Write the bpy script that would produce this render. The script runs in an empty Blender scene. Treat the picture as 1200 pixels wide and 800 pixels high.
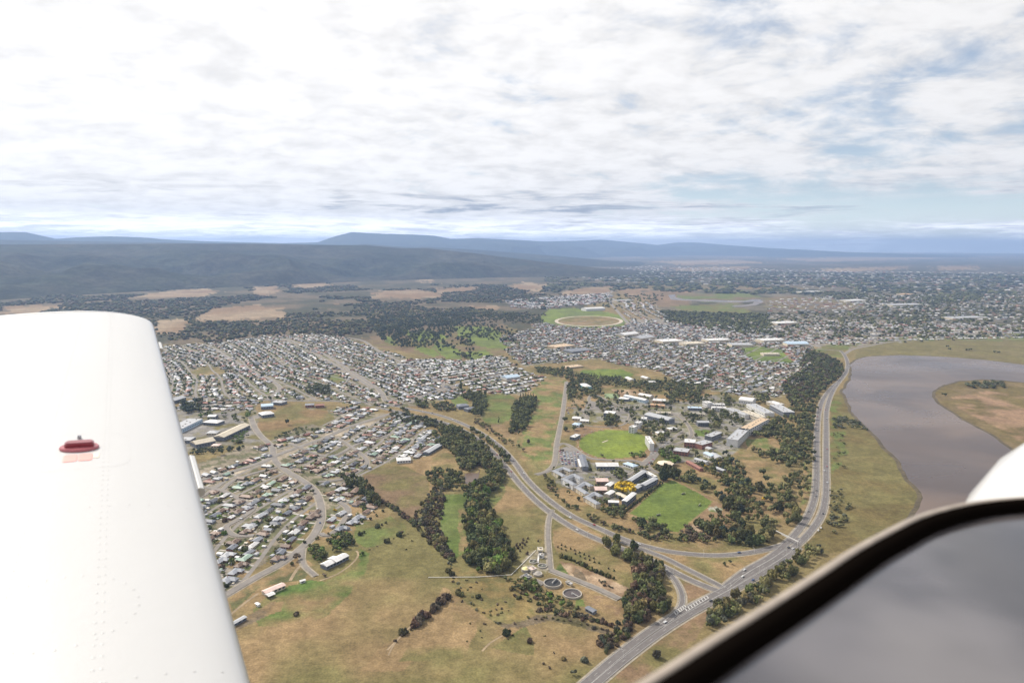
import bpy, math, random
import numpy as np
from mathutils import Vector, Matrix
R = math.radians
rng = np.random.default_rng(7); random.seed(7)
S = bpy.context.scene
C = S.collection
H = 400.0                                   # eye height above the plain, metres
# ------------------------------------------------------------------ camera
PITCH, ROLL, F = R(7.93), R(0.10), 800.0
cam = bpy.data.cameras.new('camera'); co = bpy.data.objects.new('camera', cam); C.objects.link(co)
CAM_M = Matrix.Rotation(R(90)-PITCH, 3, 'X') @ Matrix.Rotation(ROLL, 3, 'Z')
co.matrix_world = Matrix.Translation((0, 0, H)) @ CAM_M.to_4x4()
cam.lens = 24; cam.sensor_width = 36; cam.clip_start = 0.02; cam.clip_end = 400000
cam.dof.use_dof = True; cam.dof.focus_distance = 1500; cam.dof.aperture_fstop = 5.0
S.camera = co
S.view_settings.view_transform = 'Standard'; S.view_settings.look = 'None'
S.view_settings.exposure = 0.14; S.view_settings.gamma = 1.0
S.view_settings.use_curve_mapping = False
cy = S.cycles
cy.use_denoising = True
cy.max_bounces = 5; cy.diffuse_bounces = 2; cy.glossy_bounces = 2; cy.volume_bounces = 0
cy.transparent_max_bounces = 8; cy.sample_clamp_indirect = 4
# ------------------------------------------------------------------ sun and sky
SUN_AZ, SUN_EL = R(-52), R(42)              # azimuth from +Y, clockwise positive
sd = Vector((math.sin(SUN_AZ)*math.cos(SUN_EL), math.cos(SUN_AZ)*math.cos(SUN_EL), math.sin(SUN_EL)))
sl = bpy.data.lights.new('sun', 'SUN'); sl.energy = 5.0; sl.angle = R(0.6); sl.color = (1, 0.93, 0.82)
so = bpy.data.objects.new('sun', sl); C.objects.link(so); so.location = sd*1000
so.rotation_euler = sd.to_track_quat('Z', 'Y').to_euler()

class NT:
    """small helper to write node trees"""
    def __init__(s, tree): s.t = tree; s.n = tree.nodes; s.l = tree.links
    def N(s, typ, ins=None, **kw):
        n = s.n.new(typ)
        for k, v in kw.items(): setattr(n, k, v)
        for k, v in (ins or {}).items():
            i = n.inputs[k]
            if isinstance(v, bpy.types.NodeSocket): s.l.new(v, i)
            else: i.default_value = v
        return n
    def math(s, op, a, b=0.0, clamp=False):
        return s.N('ShaderNodeMath', {0: a, 1: b}, operation=op, use_clamp=clamp).outputs[0]
    def vm(s, op, a, b=(0, 0, 0)):
        return s.N('ShaderNodeVectorMath', {0: a, 1: b}, operation=op).outputs[0]
    def noise(s, vec, scale, detail=4, rough=0.55, dist=0.0):
        return s.N('ShaderNodeTexNoise', {'Vector': vec, 'Scale': scale, 'Detail': detail, 'Roughness': rough, 'Distortion': dist}).outputs[0]
    def mix(s, f, a, b, blend='MIX'):
        n = s.N('ShaderNodeMix', data_type='RGBA', blend_type=blend)
        for i, v in ((0, f), (6, a), (7, b)):
            if isinstance(v, bpy.types.NodeSocket): s.l.new(v, n.inputs[i])
            else: n.inputs[i].default_value = v if i == 0 else (tuple(v)+(1,))[:4]
        return n.outputs[2]
    def ramp(s, f, lo, hi, a=0.0, b=1.0):
        return s.N('ShaderNodeMapRange', {0: f, 1: lo, 2: hi, 3: a, 4: b}, interpolation_type='SMOOTHSTEP').outputs[0]

W = bpy.data.worlds.new('World'); S.world = W; W.use_nodes = True
w = NT(W.node_tree); w.n.clear()
sky = w.N('ShaderNodeTexSky', sky_type='NISHITA', sun_disc=False, sun_elevation=SUN_EL, sun_rotation=SUN_AZ, altitude=400, air_density=1.0, dust_density=0.6, ozone_density=1.2)
tc = w.N('ShaderNodeTexCoord').outputs['Generated']
sep = w.N('ShaderNodeSeparateXYZ', {0: tc})
zc = w.math('MAXIMUM', sep.outputs[2], 0.0)
zz = w.math('ADD', zc, 0.20)
uv = w.N('ShaderNodeCombineXYZ', {0: w.math('DIVIDE', sep.outputs[0], zz), 1: w.math('DIVIDE', sep.outputs[1], zz), 2: 0.0}).outputs[0]
uvr = w.N('ShaderNodeMapping', {'Vector': uv, 'Rotation': (0, 0, R(-18)), 'Scale': (0.95, 1.05, 1)}).outputs[0]
n1 = w.noise(uvr, 1.1, 9, 0.60, 0.3)                 # big rolls of the cloud sheet
n2 = w.noise(uvr, 3.6, 8, 0.60, 0.3)                  # puffs
n3 = w.noise(uvr, 8.0, 5, 0.55, 0.1)
side = w.ramp(sep.outputs[0], -0.45, 0.55, 0.13, -0.015)  # the sheet thins towards the right
cov = w.math('ADD', w.math('ADD', w.math('MULTIPLY', n1, 0.5), w.math('MULTIPLY', n2, 0.5)), side)
mask = w.ramp(cov, 0.37, 0.54, 0.16, 1.0)
sundot = w.N('ShaderNodeVectorMath', {0: tc, 1: tuple(sd)}, operation='DOT_PRODUCT').outputs['Value']
glow = w.ramp(sundot, 0.1, 1.0, 0.0, 0.20)
tex = w.math('ADD', w.math('MULTIPLY', n2, 0.6), w.math('MULTIPLY', n3, 0.4))
lum = w.math('ADD', w.ramp(tex, 0.32, 0.60, 0.66, 0.88), glow)
# low clouds over the hills: flat grey bases and bright puffs, seen edge-on
lowv = w.N('ShaderNodeMapping', {'Vector': tc, 'Scale': (5, 5, 62)}).outputs[0]
ln1 = w.noise(lowv, 1.0, 8, 0.62, 0.3); ln2 = w.noise(lowv, 2.6, 7, 0.65, 0.5)
band = w.ramp(sep.outputs[2], 0.10, 0.045)
grey = w.math('MULTIPLY', band, w.ramp(ln1, 0.51, 0.64, 0.0, 0.50))
puff = w.math('MULTIPLY', w.ramp(sep.outputs[2], 0.05, 0.012), w.ramp(ln2, 0.38, 0.58, 0.40, 1.3))
lum = w.math('ADD', w.math('MULTIPLY', lum, w.math('SUBTRACT', 1.0, grey)), puff)
gap = w.math('MULTIPLY', w.math('MULTIPLY', band, w.ramp(sep.outputs[0], 0.15, 0.45)), w.ramp(ln1, 0.56, 0.44))
mask = w.math('MULTIPLY', mask, w.math('SUBTRACT', 1.0, w.math('MULTIPLY', gap, 0.8)))
strip = w.math('MULTIPLY', w.math('MULTIPLY', w.ramp(sep.outputs[2], 0.024, 0.036), w.ramp(sep.outputs[2], 0.066, 0.050)), w.ramp(sep.outputs[0], 0.30, 0.50))
mask = w.math('MULTIPLY', mask, w.math('SUBTRACT', 1.0, w.math('MULTIPLY', strip, 0.85)))
SK = 0.1
cl = w.mix(w.ramp(lum, 0.42, 0.84), (0.78, 0.86, 1.0), (1.0, 0.985, 0.975))
clc = w.N('ShaderNodeVectorMath', {0: cl, 3: w.math('MULTIPLY', lum, 1/SK)}, operation='SCALE').outputs[0]
skyc = w.mix(0.18, sky.outputs[0], (6.8, 7.9, 9.6))
skyc = w.N('ShaderNodeVectorMath', {0: skyc, 3: w.ramp(sep.outputs[2], 0.09, 0.02, 1.0, 1.5)}, operation='SCALE').outputs[0]
res = w.mix(mask, skyc, clc)
bg = w.N('ShaderNodeBackground', {'Color': res, 'Strength': SK})
w.l.new(bg.outputs[0], w.N('ShaderNodeOutputWorld').inputs[0])

# ------------------------------------------------------------------ projection helpers (photo pixel -> place on the plain)
def ray(px, py):
    v = CAM_M @ Vector(((px-600)/F, -(py-400)/F, -1.0))
    return v
def at(px, py, z=0.0):
    v = ray(px, py); t = (z-H)/v.z
    return (v.x*t, v.y*t)
def ats(pts, z=0.0): return np.array([at(a, b, z) for a, b in pts])
ZO = {1: (180, 380, 4), 2: (400, 380, 4), 3: (620, 380, 4), 4: (820, 380, 3.158), 5: (200, 540, 4), 6: (400, 560, 4), 7: (600, 500, 4), 8: (640, 600, 4),
      9: (0, 240, 3), 10: (380, 250, 3), 11: (760, 250, 2.727), 12: (600, 630, 8), 13: (190, 440, 8), 14: (640, 520, 10), 15: (720, 500, 10), 16: (660, 440, 10), 17: (780, 440, 10), 0: (0, 0, 1)}
def Z(k, *c):
    """flat list of close-up coordinates -> photo pixels"""
    a, b, s = ZO[k]
    return [(a+c[i]/s, b+c[i+1]/s) for i in range(0, len(c), 2)]
def pip(poly, X, Y):
    ins = np.zeros(X.shape, bool); n = len(poly); j = n-1
    for i in range(n):
        xi, yi = poly[i]; xj, yj = poly[j]
        if yi != yj:
            ins ^= ((yi > Y) != (yj > Y)) & (X < (xj-xi)*(Y-yi)/(yj-yi)+xi)
        j = i
    return ins
def vnoise(X, Y, s, seed=0):
    """value noise, feature size s metres, 0..1"""
    x = X/s; y = Y/s; xi = np.floor(x).astype(np.int64); yi = np.floor(y).astype(np.int64)
    fx = x-xi; fy = y-yi; fx = fx*fx*(3-2*fx); fy = fy*fy*(3-2*fy)
    def h(a, b):
        k = (a*374761393+b*668265263+seed*974634777) & 0xffffffff
        k = ((k ^ (k >> 13))*1274126177) & 0xffffffff
        return ((k ^ (k >> 16)) & 0xffff)/65535.0
    return (h(xi, yi)*(1-fx)+h(xi+1, yi)*fx)*(1-fy)+(h(xi, yi+1)*(1-fx)+h(xi+1, yi+1)*fx)*fy
def fbm(X, Y, s, seed=0, o=4):
    a = np.zeros(X.shape); amp = 0.5; t = 0
    for k in range(o):
        a += amp*vnoise(X, Y, s/2**k, seed+k); t += amp; amp *= 0.55
    return a/t
def smooth(pts, step=8.0):
    P = np.array(pts, float); P = np.vstack([2*P[0]-P[1], P, 2*P[-1]-P[-2]]); out = []
    for i in range(1, len(P)-2):
        p0, p1, p2, p3 = P[i-1], P[i], P[i+1], P[i+2]
        n = max(2, int(np.linalg.norm(p2-p1)/step))
        for k in range(n):
            t = k/n
            out.append(0.5*((2*p1)+(-p0+p2)*t+(2*p0-5*p1+4*p2-p3)*t*t+(-p0+3*p1-3*p2+p3)*t**3))
    out.append(P[-2]); return np.array(out)

# ------------------------------------------------------------------ object helpers
def tag(o, label=None, cat=None, group=None, kind=None):
    for k, v in (('label', label), ('category', cat), ('group', group), ('kind', kind)):
        if v: o[k] = v
    return o
def link(name, data, parent=None, loc=None, rz=None):
    o = bpy.data.objects.new(name, data); C.objects.link(o)
    if parent: o.parent = parent
    if loc is not None: o.location = loc
    if rz is not None: o.rotation_euler = (0, 0, rz)
    return o
def mesh(name, V, Fc, mats=(), mi=None, col=None, smooth_=False):
    m = bpy.data.meshes.new(name)
    V = np.asarray(V, np.float32)
    if isinstance(Fc, np.ndarray):
        k = Fc.shape[1]; nf = len(Fc)
        m.vertices.add(len(V)); m.vertices.foreach_set('co', V.ravel())
        m.loops.add(nf*k); m.loops.foreach_set('vertex_index', Fc.astype(np.int32).ravel())
        m.polygons.add(nf); m.polygons.foreach_set('loop_start', np.arange(0, nf*k, k, dtype=np.int32))
        m.polygons.foreach_set('loop_total', np.full(nf, k, np.int32))
    else:
        m.from_pydata(V.tolist(), [], Fc)
    for q in mats: m.materials.append(q)
    if mi is not None: m.polygons.foreach_set('material_index', np.asarray(mi, np.int32))
    if smooth_: m.polygons.foreach_set('use_smooth', np.ones(len(m.polygons), bool))
    else: m.polygons.foreach_set('use_smooth', np.zeros(len(m.polygons), bool))
    m.update(calc_edges=True)
    if col is not None:
        a = m.attributes.new('tint', 'FLOAT_COLOR', 'POINT')
        c4 = np.ones((len(V), 4), np.float32); c4[:, :3] = col; a.data.foreach_set('color', c4.ravel())
    return m
class MB:
    """collects simple solids into one mesh"""
    def __init__(s): s.V = []; s.F = []; s.M = []
    def add(s, V, Fc, m=0):
        b = len(s.V); s.V += [tuple(v) for v in V]; s.F += [tuple(i+b for i in f) for f in Fc]; s.M += [m]*len(Fc); return s
    def box(s, x0, x1, y0, y1, z0, z1, m=0):
        V = [(x0, y0, z0), (x1, y0, z0), (x1, y1, z0), (x0, y1, z0), (x0, y0, z1), (x1, y0, z1), (x1, y1, z1), (x0, y1, z1)]
        return s.add(V, [(0, 3, 2, 1), (4, 5, 6, 7), (0, 1, 5, 4), (1, 2, 6, 5), (2, 3, 7, 6), (3, 0, 4, 7)], m)
    def gable(s, x0, x1, y0, y1, z0, h, m=0, hip=0.0, t=0.15):
        ym = (y0+y1)/2
        V = [(x0, y0, z0), (x1, y0, z0), (x1, y1, z0), (x0, y1, z0), (x0+hip, ym, z0+h), (x1-hip, ym, z0+h),
             (x0, y0, z0-t), (x1, y0, z0-t), (x1, y1, z0-t), (x0, y1, z0-t)]
        return s.add(V, [(0, 1, 5, 4), (2, 3, 4, 5), (1, 2, 5), (3, 0, 4), (6, 9, 8, 7), (6, 7, 1, 0), (7, 8, 2, 1), (8, 9, 3, 2), (9, 6, 0, 3)], m)
    def cyl(s, x, y, z0, z1, r0, r1, n=8, m=0, cap=True):
        V = []; 
        for k in range(n):
            a = 2*math.pi*k/n; V.append((x+r0*math.cos(a), y+r0*math.sin(a), z0))
        for k in range(n):
            a = 2*math.pi*k/n; V.append((x+r1*math.cos(a), y+r1*math.sin(a), z1))
        Fc = [(k, (k+1) % n, n+(k+1) % n, n+k) for k in range(n)]
        if cap: Fc += [tuple(range(n, 2*n)), tuple(range(n-1, -1, -1))]
        return s.add(V, Fc, m)
    def mesh(s, name, mats): return mesh(name, s.V, s.F, mats, s.M)

# ------------------------------------------------------------------ materials
def mat(name, base, rough=0.8, metal=0.0, noise=None, spec=0.3, bump=None, attr=None, objcol=False, coat=0.0):
    """noise = list of (scale per metre, amount); bump = (scale, distance)"""
    m = bpy.data.materials.new(name); m.use_nodes = True; t = NT(m.node_tree)
    b = m.node_tree.nodes['Principled BSDF']
    b.inputs['Roughness'].default_value = rough; b.inputs['Metallic'].default_value = metal
    b.inputs['Specular IOR Level'].default_value = spec; b.inputs['Coat Weight'].default_value = coat
    b.inputs['Coat Roughness'].default_value = 0.06
    c = None
    if attr: c = t.N('ShaderNodeAttribute', attribute_name=attr).outputs['Color']
    elif objcol: c = t.N('ShaderNodeObjectInfo').outputs['Color']
    else: c = t.N('ShaderNodeRGB').outputs[0]; c.default_value = tuple(base)+(1,)
    pos = t.N('ShaderNodeNewGeometry').outputs['Position']
    for sc, am in (noise or []):
        f = t.noise(pos, sc, 4, 0.6)
        k = t.ramp(f, 0.3, 0.7, 1-am, 1+am)
        c = t.N('ShaderNodeVectorMath', {0: c, 3: k}, operation='SCALE').outputs[0]
    t.l.new(c, b.inputs['Base Color'])
    if bump:
        bn = t.N('ShaderNodeBump', {'Height': t.noise(pos, bump[0], 4, 0.6), 'Distance': bump[1], 'Strength': 1.0})
        t.l.new(bn.outputs[0], b.inputs['Normal'])
    return m
M = {}
M['ground'] = mat('ground_cover', (0, 0, 0), 0.95, attr='tint', noise=[(1/90, .14), (1/22, .16), (1/7, .16), (1/2.2, .20)], spec=0.05, bump=(0.25, 0.5))
M['hill'] = mat('hill_forest', (0, 0, 0), 0.95, attr='tint', noise=[(1/900, .25), (1/160, .32), (1/45, .3)], spec=0.02, bump=(1/60, 14))
M['asphalt'] = mat('asphalt', (0.135, 0.122, 0.116), 0.85, noise=[(1/20, .1), (1/3, .1)])
M['street'] = mat('worn_street_asphalt', (0.190, 0.170, 0.152), 0.85, noise=[(1/25, .12), (1/4, .08)])
M['verge'] = mat('gravel_shoulder', (0.27, 0.235, 0.185), 0.95, noise=[(1/12, .16), (1/3, .1)])
M['dirt'] = mat('bare_dirt', (0.27, 0.205, 0.13), 0.95, noise=[(1/20, .2), (1/4, .12)])
M['line'] = mat('white_road_paint', (0.48, 0.47, 0.45), 0.7)
M['concrete'] = mat('concrete', (0.36, 0.33, 0.29), 0.85, noise=[(1/6, .12)])
M['leaf'] = mat('tree_foliage', (0, 0, 0), 0.8, attr='tint', noise=[(1/2.2, .35)], spec=0.12)
M['leafo'] = mat('crown_foliage', (0, 0, 0), 0.8, objcol=True, noise=[(1/3.0, .30), (1/0.8, .30)], spec=0.12)
M['bark'] = mat('bark', (0.10, 0.08, 0.06), 0.9, noise=[(1/1, .2)])
M['roofo'] = mat('painted_roof', (0, 0, 0), 0.55, objcol=True, noise=[(1/7, .10), (1/1.2, .12)], spec=0.3)
M['wallo'] = mat('rendered_wall', (0, 0, 0), 0.85, objcol=True, noise=[(1/5, .08)])
M['tint'] = mat('roof_and_wall_paint', (0, 0, 0), 0.6, attr='tint', noise=[(1/8, .14)], spec=0.25)
M['glass'] = mat('window_glass', (0.03, 0.04, 0.05), 0.15, spec=0.5)
M['trim'] = mat('trim', (0.6, 0.58, 0.55), 0.6)
M['rubber'] = mat('rubber', (0.004, 0.003, 0.0025), 0.9, spec=0.0)
M['carpaint'] = mat('car_paint', (0, 0, 0), 0.3, objcol=True, spec=0.5, coat=0.5)
M['tyre'] = mat('tyre', (0.02, 0.02, 0.02), 0.8)

m = M['leafo']; t = NT(m.node_tree); b = m.node_tree.nodes['Principled BSDF']; lk = b.inputs['Base Color'].links[0].from_socket
at_ = t.N('ShaderNodeAttribute', attribute_name='tint').outputs['Color']; t.l.new(t.vm('MULTIPLY', lk, at_), b.inputs['Base Color'])
# foliage: darker and lighter leaves by face (leaf colour differs from leaf to leaf)
for k in ('leaf', 'leafo'):
    m = M[k]; b = m.node_tree.nodes['Principled BSDF']
    b.inputs['Subsurface Weight'].default_value = 0.0
# water
mw = bpy.data.materials.new('river_water'); mw.use_nodes = True; t = NT(mw.node_tree); b = mw.node_tree.nodes['Principled BSDF']
pos = t.N('ShaderNodeNewGeometry').outputs['Position']
f = t.noise(pos, 1/330, 5, 0.55, 0.8); f2 = t.noise(t.N('ShaderNodeMapping', {'Vector': pos, 'Scale': (1/500, 1/260, 1)}).outputs[0], 1.0, 5, 0.6, 0.6)
t.l.new(t.mix(t.ramp(f, 0.35, 0.65), (0.070, 0.047, 0.034), (0.135, 0.092, 0.064)), b.inputs['Base Color'])
t.l.new(t.ramp(f2, 0.35, 0.65, 0.25, 0.33), b.inputs['Roughness']); b.inputs['IOR'].default_value = 1.33
bn = t.N('ShaderNodeBump', {'Height': t.noise(pos, 0.35, 4, 0.65), 'Distance': 0.12, 'Strength': 0.8}); t.l.new(bn.outputs[0], b.inputs['Normal'])
M['water'] = mw

# ------------------------------------------------------------------ land cover: polygons in ground metres
DRY = (0.228, 0.160, 0.084); OLIVE = (0.140, 0.122, 0.052); GREEN = (0.115, 0.138, 0.045); LAWN = (0.140, 0.175, 0.040)
LAWN2 = (0.098, 0.132, 0.036); TAN = (0.27, 0.205, 0.135); WOOD = (0.062, 0.060, 0.036); SUB = (0.205, 0.175, 0.128); SUBG = (0.105, 0.105, 0.055)
MARSH = (0.125, 0.098, 0.042); SCRUB = (0.130, 0.102, 0.068); DIRT = (0.33, 0.245, 0.165); GREY = (0.21, 0.195, 0.18); RED = (0.20, 0.135, 0.082); BROWN = (0.155, 0.112, 0.070)
cover = []       # (polygon, colour a, colour b, jitter px-ish metres, noise size)
def cov_(pts, a, b=None, jit=0.25, ns=60): cover.append((ats(pts), a, b or a, jit, ns))
def ell(cx, cy, rx, ry, n=28): return [(cx+rx*math.cos(2*math.pi*k/n), cy+ry*math.sin(2*math.pi*k/n)) for k in range(n)]
# far plain and forest belts, from far to near
cov_([(-300, 300), (640, 303), (760, 318), (700, 350), (640, 395), (420, 400), (180, 405), (-300, 430)], WOOD, SCRUB, 2, 260)
for p in (Z(9, 440, 330, 560, 305, 740, 292, 770, 305, 700, 325, 560, 338, 460, 338), Z(9, 680, 400, 740, 365, 880, 352, 985, 362, 1010, 395, 930, 412, 800, 410, 700, 410),
          Z(9, 545, 410, 640, 395, 680, 420, 620, 455, 550, 452), Z(9, 0, 360, 100, 350, 230, 346, 200, 362, 120, 385, 0, 385), Z(9, 600, 290, 780, 268, 800, 278, 650, 298),
          Z(9, 870, 255, 1000, 252, 1010, 265, 900, 272), Z(9, 900, 290, 980, 285, 980, 305, 930, 320, 890, 310), Z(9, 1020, 275, 1130, 268, 1160, 285, 1060, 298),
          Z(10, 160, 290, 200, 272, 330, 268, 420, 282, 400, 302, 230, 308, 160, 305), Z(10, 380, 265, 540, 258, 530, 272, 400, 282), Z(10, 640, 258, 700, 240, 770, 248, 760, 280, 690, 270),
          Z(10, 820, 280, 900, 262, 1010, 256, 1015, 270, 960, 298, 860, 295), Z(10, 1040, 270, 1120, 262, 1200, 275, 1200, 310, 1080, 300), Z(10, 300, 222, 380, 230, 380, 248, 330, 235),
          Z(10, 0, 215, 150, 210, 160, 220, 0, 224), Z(10, 1080, 175, 1200, 168, 1200, 192, 1100, 190), Z(10, 530, 325, 620, 325, 610, 340, 530, 338), Z(10, 0, 305, 110, 300, 120, 315, 10, 320)):
    cov_(p, TAN, RED, 1.0, 300)
cov_(Z(9, 860, 400, 980, 395, 1200, 420, 1200, 460, 1000, 470, 880, 450), BROWN, SCRUB, 1.5, 120)
cov_(Z(10, 0, 330, 250, 320, 500, 350, 480, 375, 300, 385, 100, 380, 0, 370), SCRUB, WOOD, 1.5, 150)
cov_([(0, 349), (700, 349), (690, 352), (400, 356), (0, 358)], SCRUB, WOOD, 1, 200)
# right-hand far country
cov_([(640, 303), (1500, 303), (1500, 345), (1000, 338), (760, 330)], (0.11, 0.09, 0.065), WOOD, 2, 500)
for p in ([(800, 299), (1000, 298), (1000, 300), (800, 301)], [(760, 306), (860, 304), (900, 308), (800, 311)], [(905, 303), (1100, 300), (1100, 303), (960, 307)], [(780, 314), (880, 312), (880, 316), (800, 318)],
          [(1095, 312), (1145, 311), (1145, 316), (1100, 317)], [(960, 315), (1060, 312), (1060, 315), (980, 319)]):
    cov_(p, TAN, RED, 1, 400)
cov_([(760, 340), (1000, 338), (1400, 345), (1400, 395), (1100, 398), (900, 395), (770, 375)], (0.15, 0.13, 0.095), WOOD, 2, 120)
cov_(Z(11, 0, 245, 60, 250, 140, 245, 130, 290, 60, 300, 0, 290), RED, BROWN, 0.6, 150)
cov_(Z(11, 90, 258, 330, 252, 360, 270, 280, 290, 100, 275), GREEN, BROWN, 0.6, 150)
cov_(Z(11, 360, 270, 450, 262, 560, 272, 690, 292, 700, 302, 560, 304, 380, 300), BROWN, OLIVE, 0.6, 150)
cov_(Z(11, 70, 296, 260, 290, 320, 310, 310, 322, 120, 318), GREEN, OLIVE, 0.6, 80)
cov_(Z(11, 30, 310, 380, 322, 400, 385, 300, 385, 60, 345), WOOD, WOOD, 0.6, 80)
# suburbs (ground between the houses)
SUBS = {}
SUBS['upper'] = Z(1, -140, 130, 30, 105, 300, 85, 520, 55, 760, 45, 900, 60, 1040, 110, 1200, 165, 1330, 235, 1500, 330, 1400, 345, 1180, 390, 1000, 385, 840, 355, 600, 355, 60, 340, -140, 335)
SUBS['mid'] = Z(2, 260, 170, 420, 165, 600, 175, 700, 145, 760, 155, 850, 215, 940, 245, 930, 270, 850, 330, 620, 320, 560, 260, 430, 300, 330, 250, 200, 210)
SUBS['north'] = Z(2, 740, 60, 900, 20, 1100, 10, 1200, 20, 1300, -10, 1700, 0, 2200, 60, 2200, 240, 2180, 330, 1900, 330, 1750, 290, 1650, 240, 1480, 210, 1350, 200, 1200, 160, 1000, 180, 850, 200, 780, 130)
SUBS['east'] = Z(3, 0, 0, 300, -20, 620, 0, 900, 10, 1200, 60, 1330, 110, 1330, 220, 1200, 330, 1100, 350, 960, 330, 820, 300, 700, 280, 640, 230, 480, 190, 350, 170, 200, 110)
SUBS['west_low'] = Z(1, 640, 380, 700, 400, 720, 372, 800, 400, 1100, 420, 1180, 470, 1310, 520, 1280, 620, 1160, 640, 1080, 650, 980, 700, 1000, 790, 1030, 900, 1110, 960, 1060, 1030, 980, 1060, 890, 1070, 860, 980, 760, 940, 560, 1090, 460, 1150, 340, 1260, 150, 1260, 0, 1000, -100, 760, 110, 690, 300, 620, 440, 560, 560, 580, 560, 520, 720, 470, 820, 480, 860, 430)
SUBS['strip_north'] = Z(1, 120, 360, 330, 350, 500, 360, 480, 400, 330, 410, 100, 400)
for k, p in SUBS.items(): cov_(p, SUB, SUBG, 0.4, 22)
cov_([(700, 375), (900, 372), (1300, 382), (1300, 398), (1100, 400), (1010, 405), (985, 412), (940, 405), (760, 398)], SUB, GREY, 0.6, 40)
cov_(Z(1, 180, 690, 480, 620, 600, 590, 800, 520, 1000, 450, 1090, 425, 1080, 445, 900, 515, 760, 570, 640, 620, 480, 670, 240, 750, 190, 740), (0.33, 0.28, 0.215), SUB, 0.3, 25)  # pale beige ground along the strip road, with a hazy wash painted in
# golf course
cov_(Z(2, 130, 60, 420, 30, 560, 0, 760, 0, 830, 30, 830, 95, 760, 140, 640, 180, 520, 185, 420, 165, 260, 110, 160, 110), OLIVE, BROWN, 0.6, 60)
for p in (Z(2, 300, 40, 420, 30, 500, 60, 470, 80, 360, 60), Z(2, 350, 100, 430, 120, 480, 150, 420, 150, 340, 120), Z(2, 520, 10, 700, 10, 820, 90, 800, 120, 700, 110, 640, 100, 560, 60), Z(2, 430, 80, 500, 95, 560, 130, 560, 165, 500, 160, 440, 120), Z(2, 260, 20, 300, 25, 400, 80, 380, 90, 320, 60), Z(2, 170, 40, 230, 60, 260, 100, 200, 80), Z(2, 560, 130, 680, 120, 700, 140, 600, 175)):
    cov_(p, LAWN, GREEN, 0.5, 50)
# racecourse
cov_(Z(10, 760, 360, 790, 338, 860, 332, 960, 340, 1050, 360, 1080, 388, 1050, 402, 900, 408, 790, 396, 758, 378), LAWN, GREEN, 0.1, 90)
cov_(ell(690, 376.2, 38, 5.8), DRY, OLIVE, 0.1, 60)
# uni and park ground
cov_(Z(3, 0, 230, 60, 250, 200, 190, 460, 210, 650, 270, 820, 310, 1000, 340, 1150, 380, 1180, 480, 1200, 700, 1230, 880, 1100, 1050, 700, 1060, 300, 900, 60, 800, 0, 720), OLIVE, DRY, 0.6, 45)
cov_(Z(3, 200, 380, 460, 340, 700, 360, 900, 330, 1120, 400, 1000, 560, 900, 650, 660, 640, 600, 560, 560, 480, 440, 450, 220, 470), (0.155, 0.145, 0.075), GREY, 0.5, 16)
cov_(Z(7, 180, 150, 400, 170, 620, 190, 700, 240, 560, 330, 400, 350, 200, 260), (0.145, 0.138, 0.075), GREY, 0.3, 12)
cov_(Z(2, 950, 255, 1055, 262, 1062, 290, 1040, 400, 1015, 480, 1000, 560, 1000, 650, 985, 675, 900, 690, 850, 640, 830, 610, 825, 540, 870, 470, 915, 380, 920, 330, 890, 320), DRY, GREEN, 0.15, 45)
cov_(Z(2, 900, 420, 1020, 420, 1000, 520, 990, 600, 900, 620, 850, 590, 850, 520), GREEN, DRY, 0.5, 30)
cov_(Z(2, 670, 330, 800, 330, 830, 380, 800, 440, 740, 480, 680, 470, 650, 420), GREEN, OLIVE, 0.5, 35)
cov_(Z(2, 500, 345, 560, 335, 600, 370, 540, 385), GREEN, GREEN, 0.3)
cov_(Z(2, 640, 470, 760, 470, 790, 530, 740, 530), BROWN, DRY, 0.3)
cov_(Z(2, 200, 390, 420, 470, 420, 510, 300, 470, 200, 440), OLIVE, DRY, 0.3)
cov_(Z(3, 230, 215, 430, 208, 490, 232, 470, 258, 280, 255), LAWN, LAWN2, 0.15)
cov_(Z(3, 380, 300, 500, 305, 520, 325, 440, 340), DIRT, RED, 0.3, 20)
cov_(Z(3, 350, 325, 410, 322, 425, 345, 360, 348), (0.2, 0.25, 0.14), (0.2, 0.25, 0.14), 0.1)
cov_(Z(3, 200, 350, 265, 345, 270, 395, 200, 390), DRY, TAN, 0.2, 20)
cov_(Z(3, 770, 495, 850, 490, 850, 525, 780, 525), LAWN2, LAWN2, 0.2)
cov_(Z(3, 215, 480, 350, 470, 480, 490, 560, 560, 590, 620, 520, 650, 300, 640, 220, 600), RED, DRY, 0.2, 25)   # worn ring round the oval
cov_(ell(720, 520, 41.5, 17), LAWN, (0.155, 0.19, 0.034), 0.05, 40)
cov_(Z(7, 540, 405, 700, 262, 760, 240, 860, 295, 975, 360, 1060, 400, 1040, 450, 900, 500, 830, 500, 740, 500, 650, 455, 580, 425), DRY, RED, 0.15, 20)
cov_(Z(7, 552, 405, 700, 268, 755, 248, 860, 303, 940, 350, 910, 385, 835, 445, 780, 492, 742, 490, 655, 445, 590, 420), LAWN2, (0.115, 0.148, 0.036), 0.05, 40)
cov_(ell(838, 596, 9, 2.6), (0.28, 0.27, 0.22), GREEN, 0.3, 8)
cov_(ell(816.5, 618, 6, 5), DIRT, DIRT, 0.2, 8)
cov_(Z(4, 150, 85, 200, 80, 300, 90, 350, 130, 350, 148, 270, 140, 190, 135, 165, 110), LAWN, LAWN2, 0.1)
cov_(Z(4, 305, 95, 390, 105, 400, 130, 340, 135), (0.25, 0.11, 0.07), RED, 0.2, 20)
cov_(Z(4, 140, 468, 240, 500, 325, 548, 332, 572, 300, 578, 240, 560, 170, 520, 145, 495), DRY, OLIVE, 0.3, 20)
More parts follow.
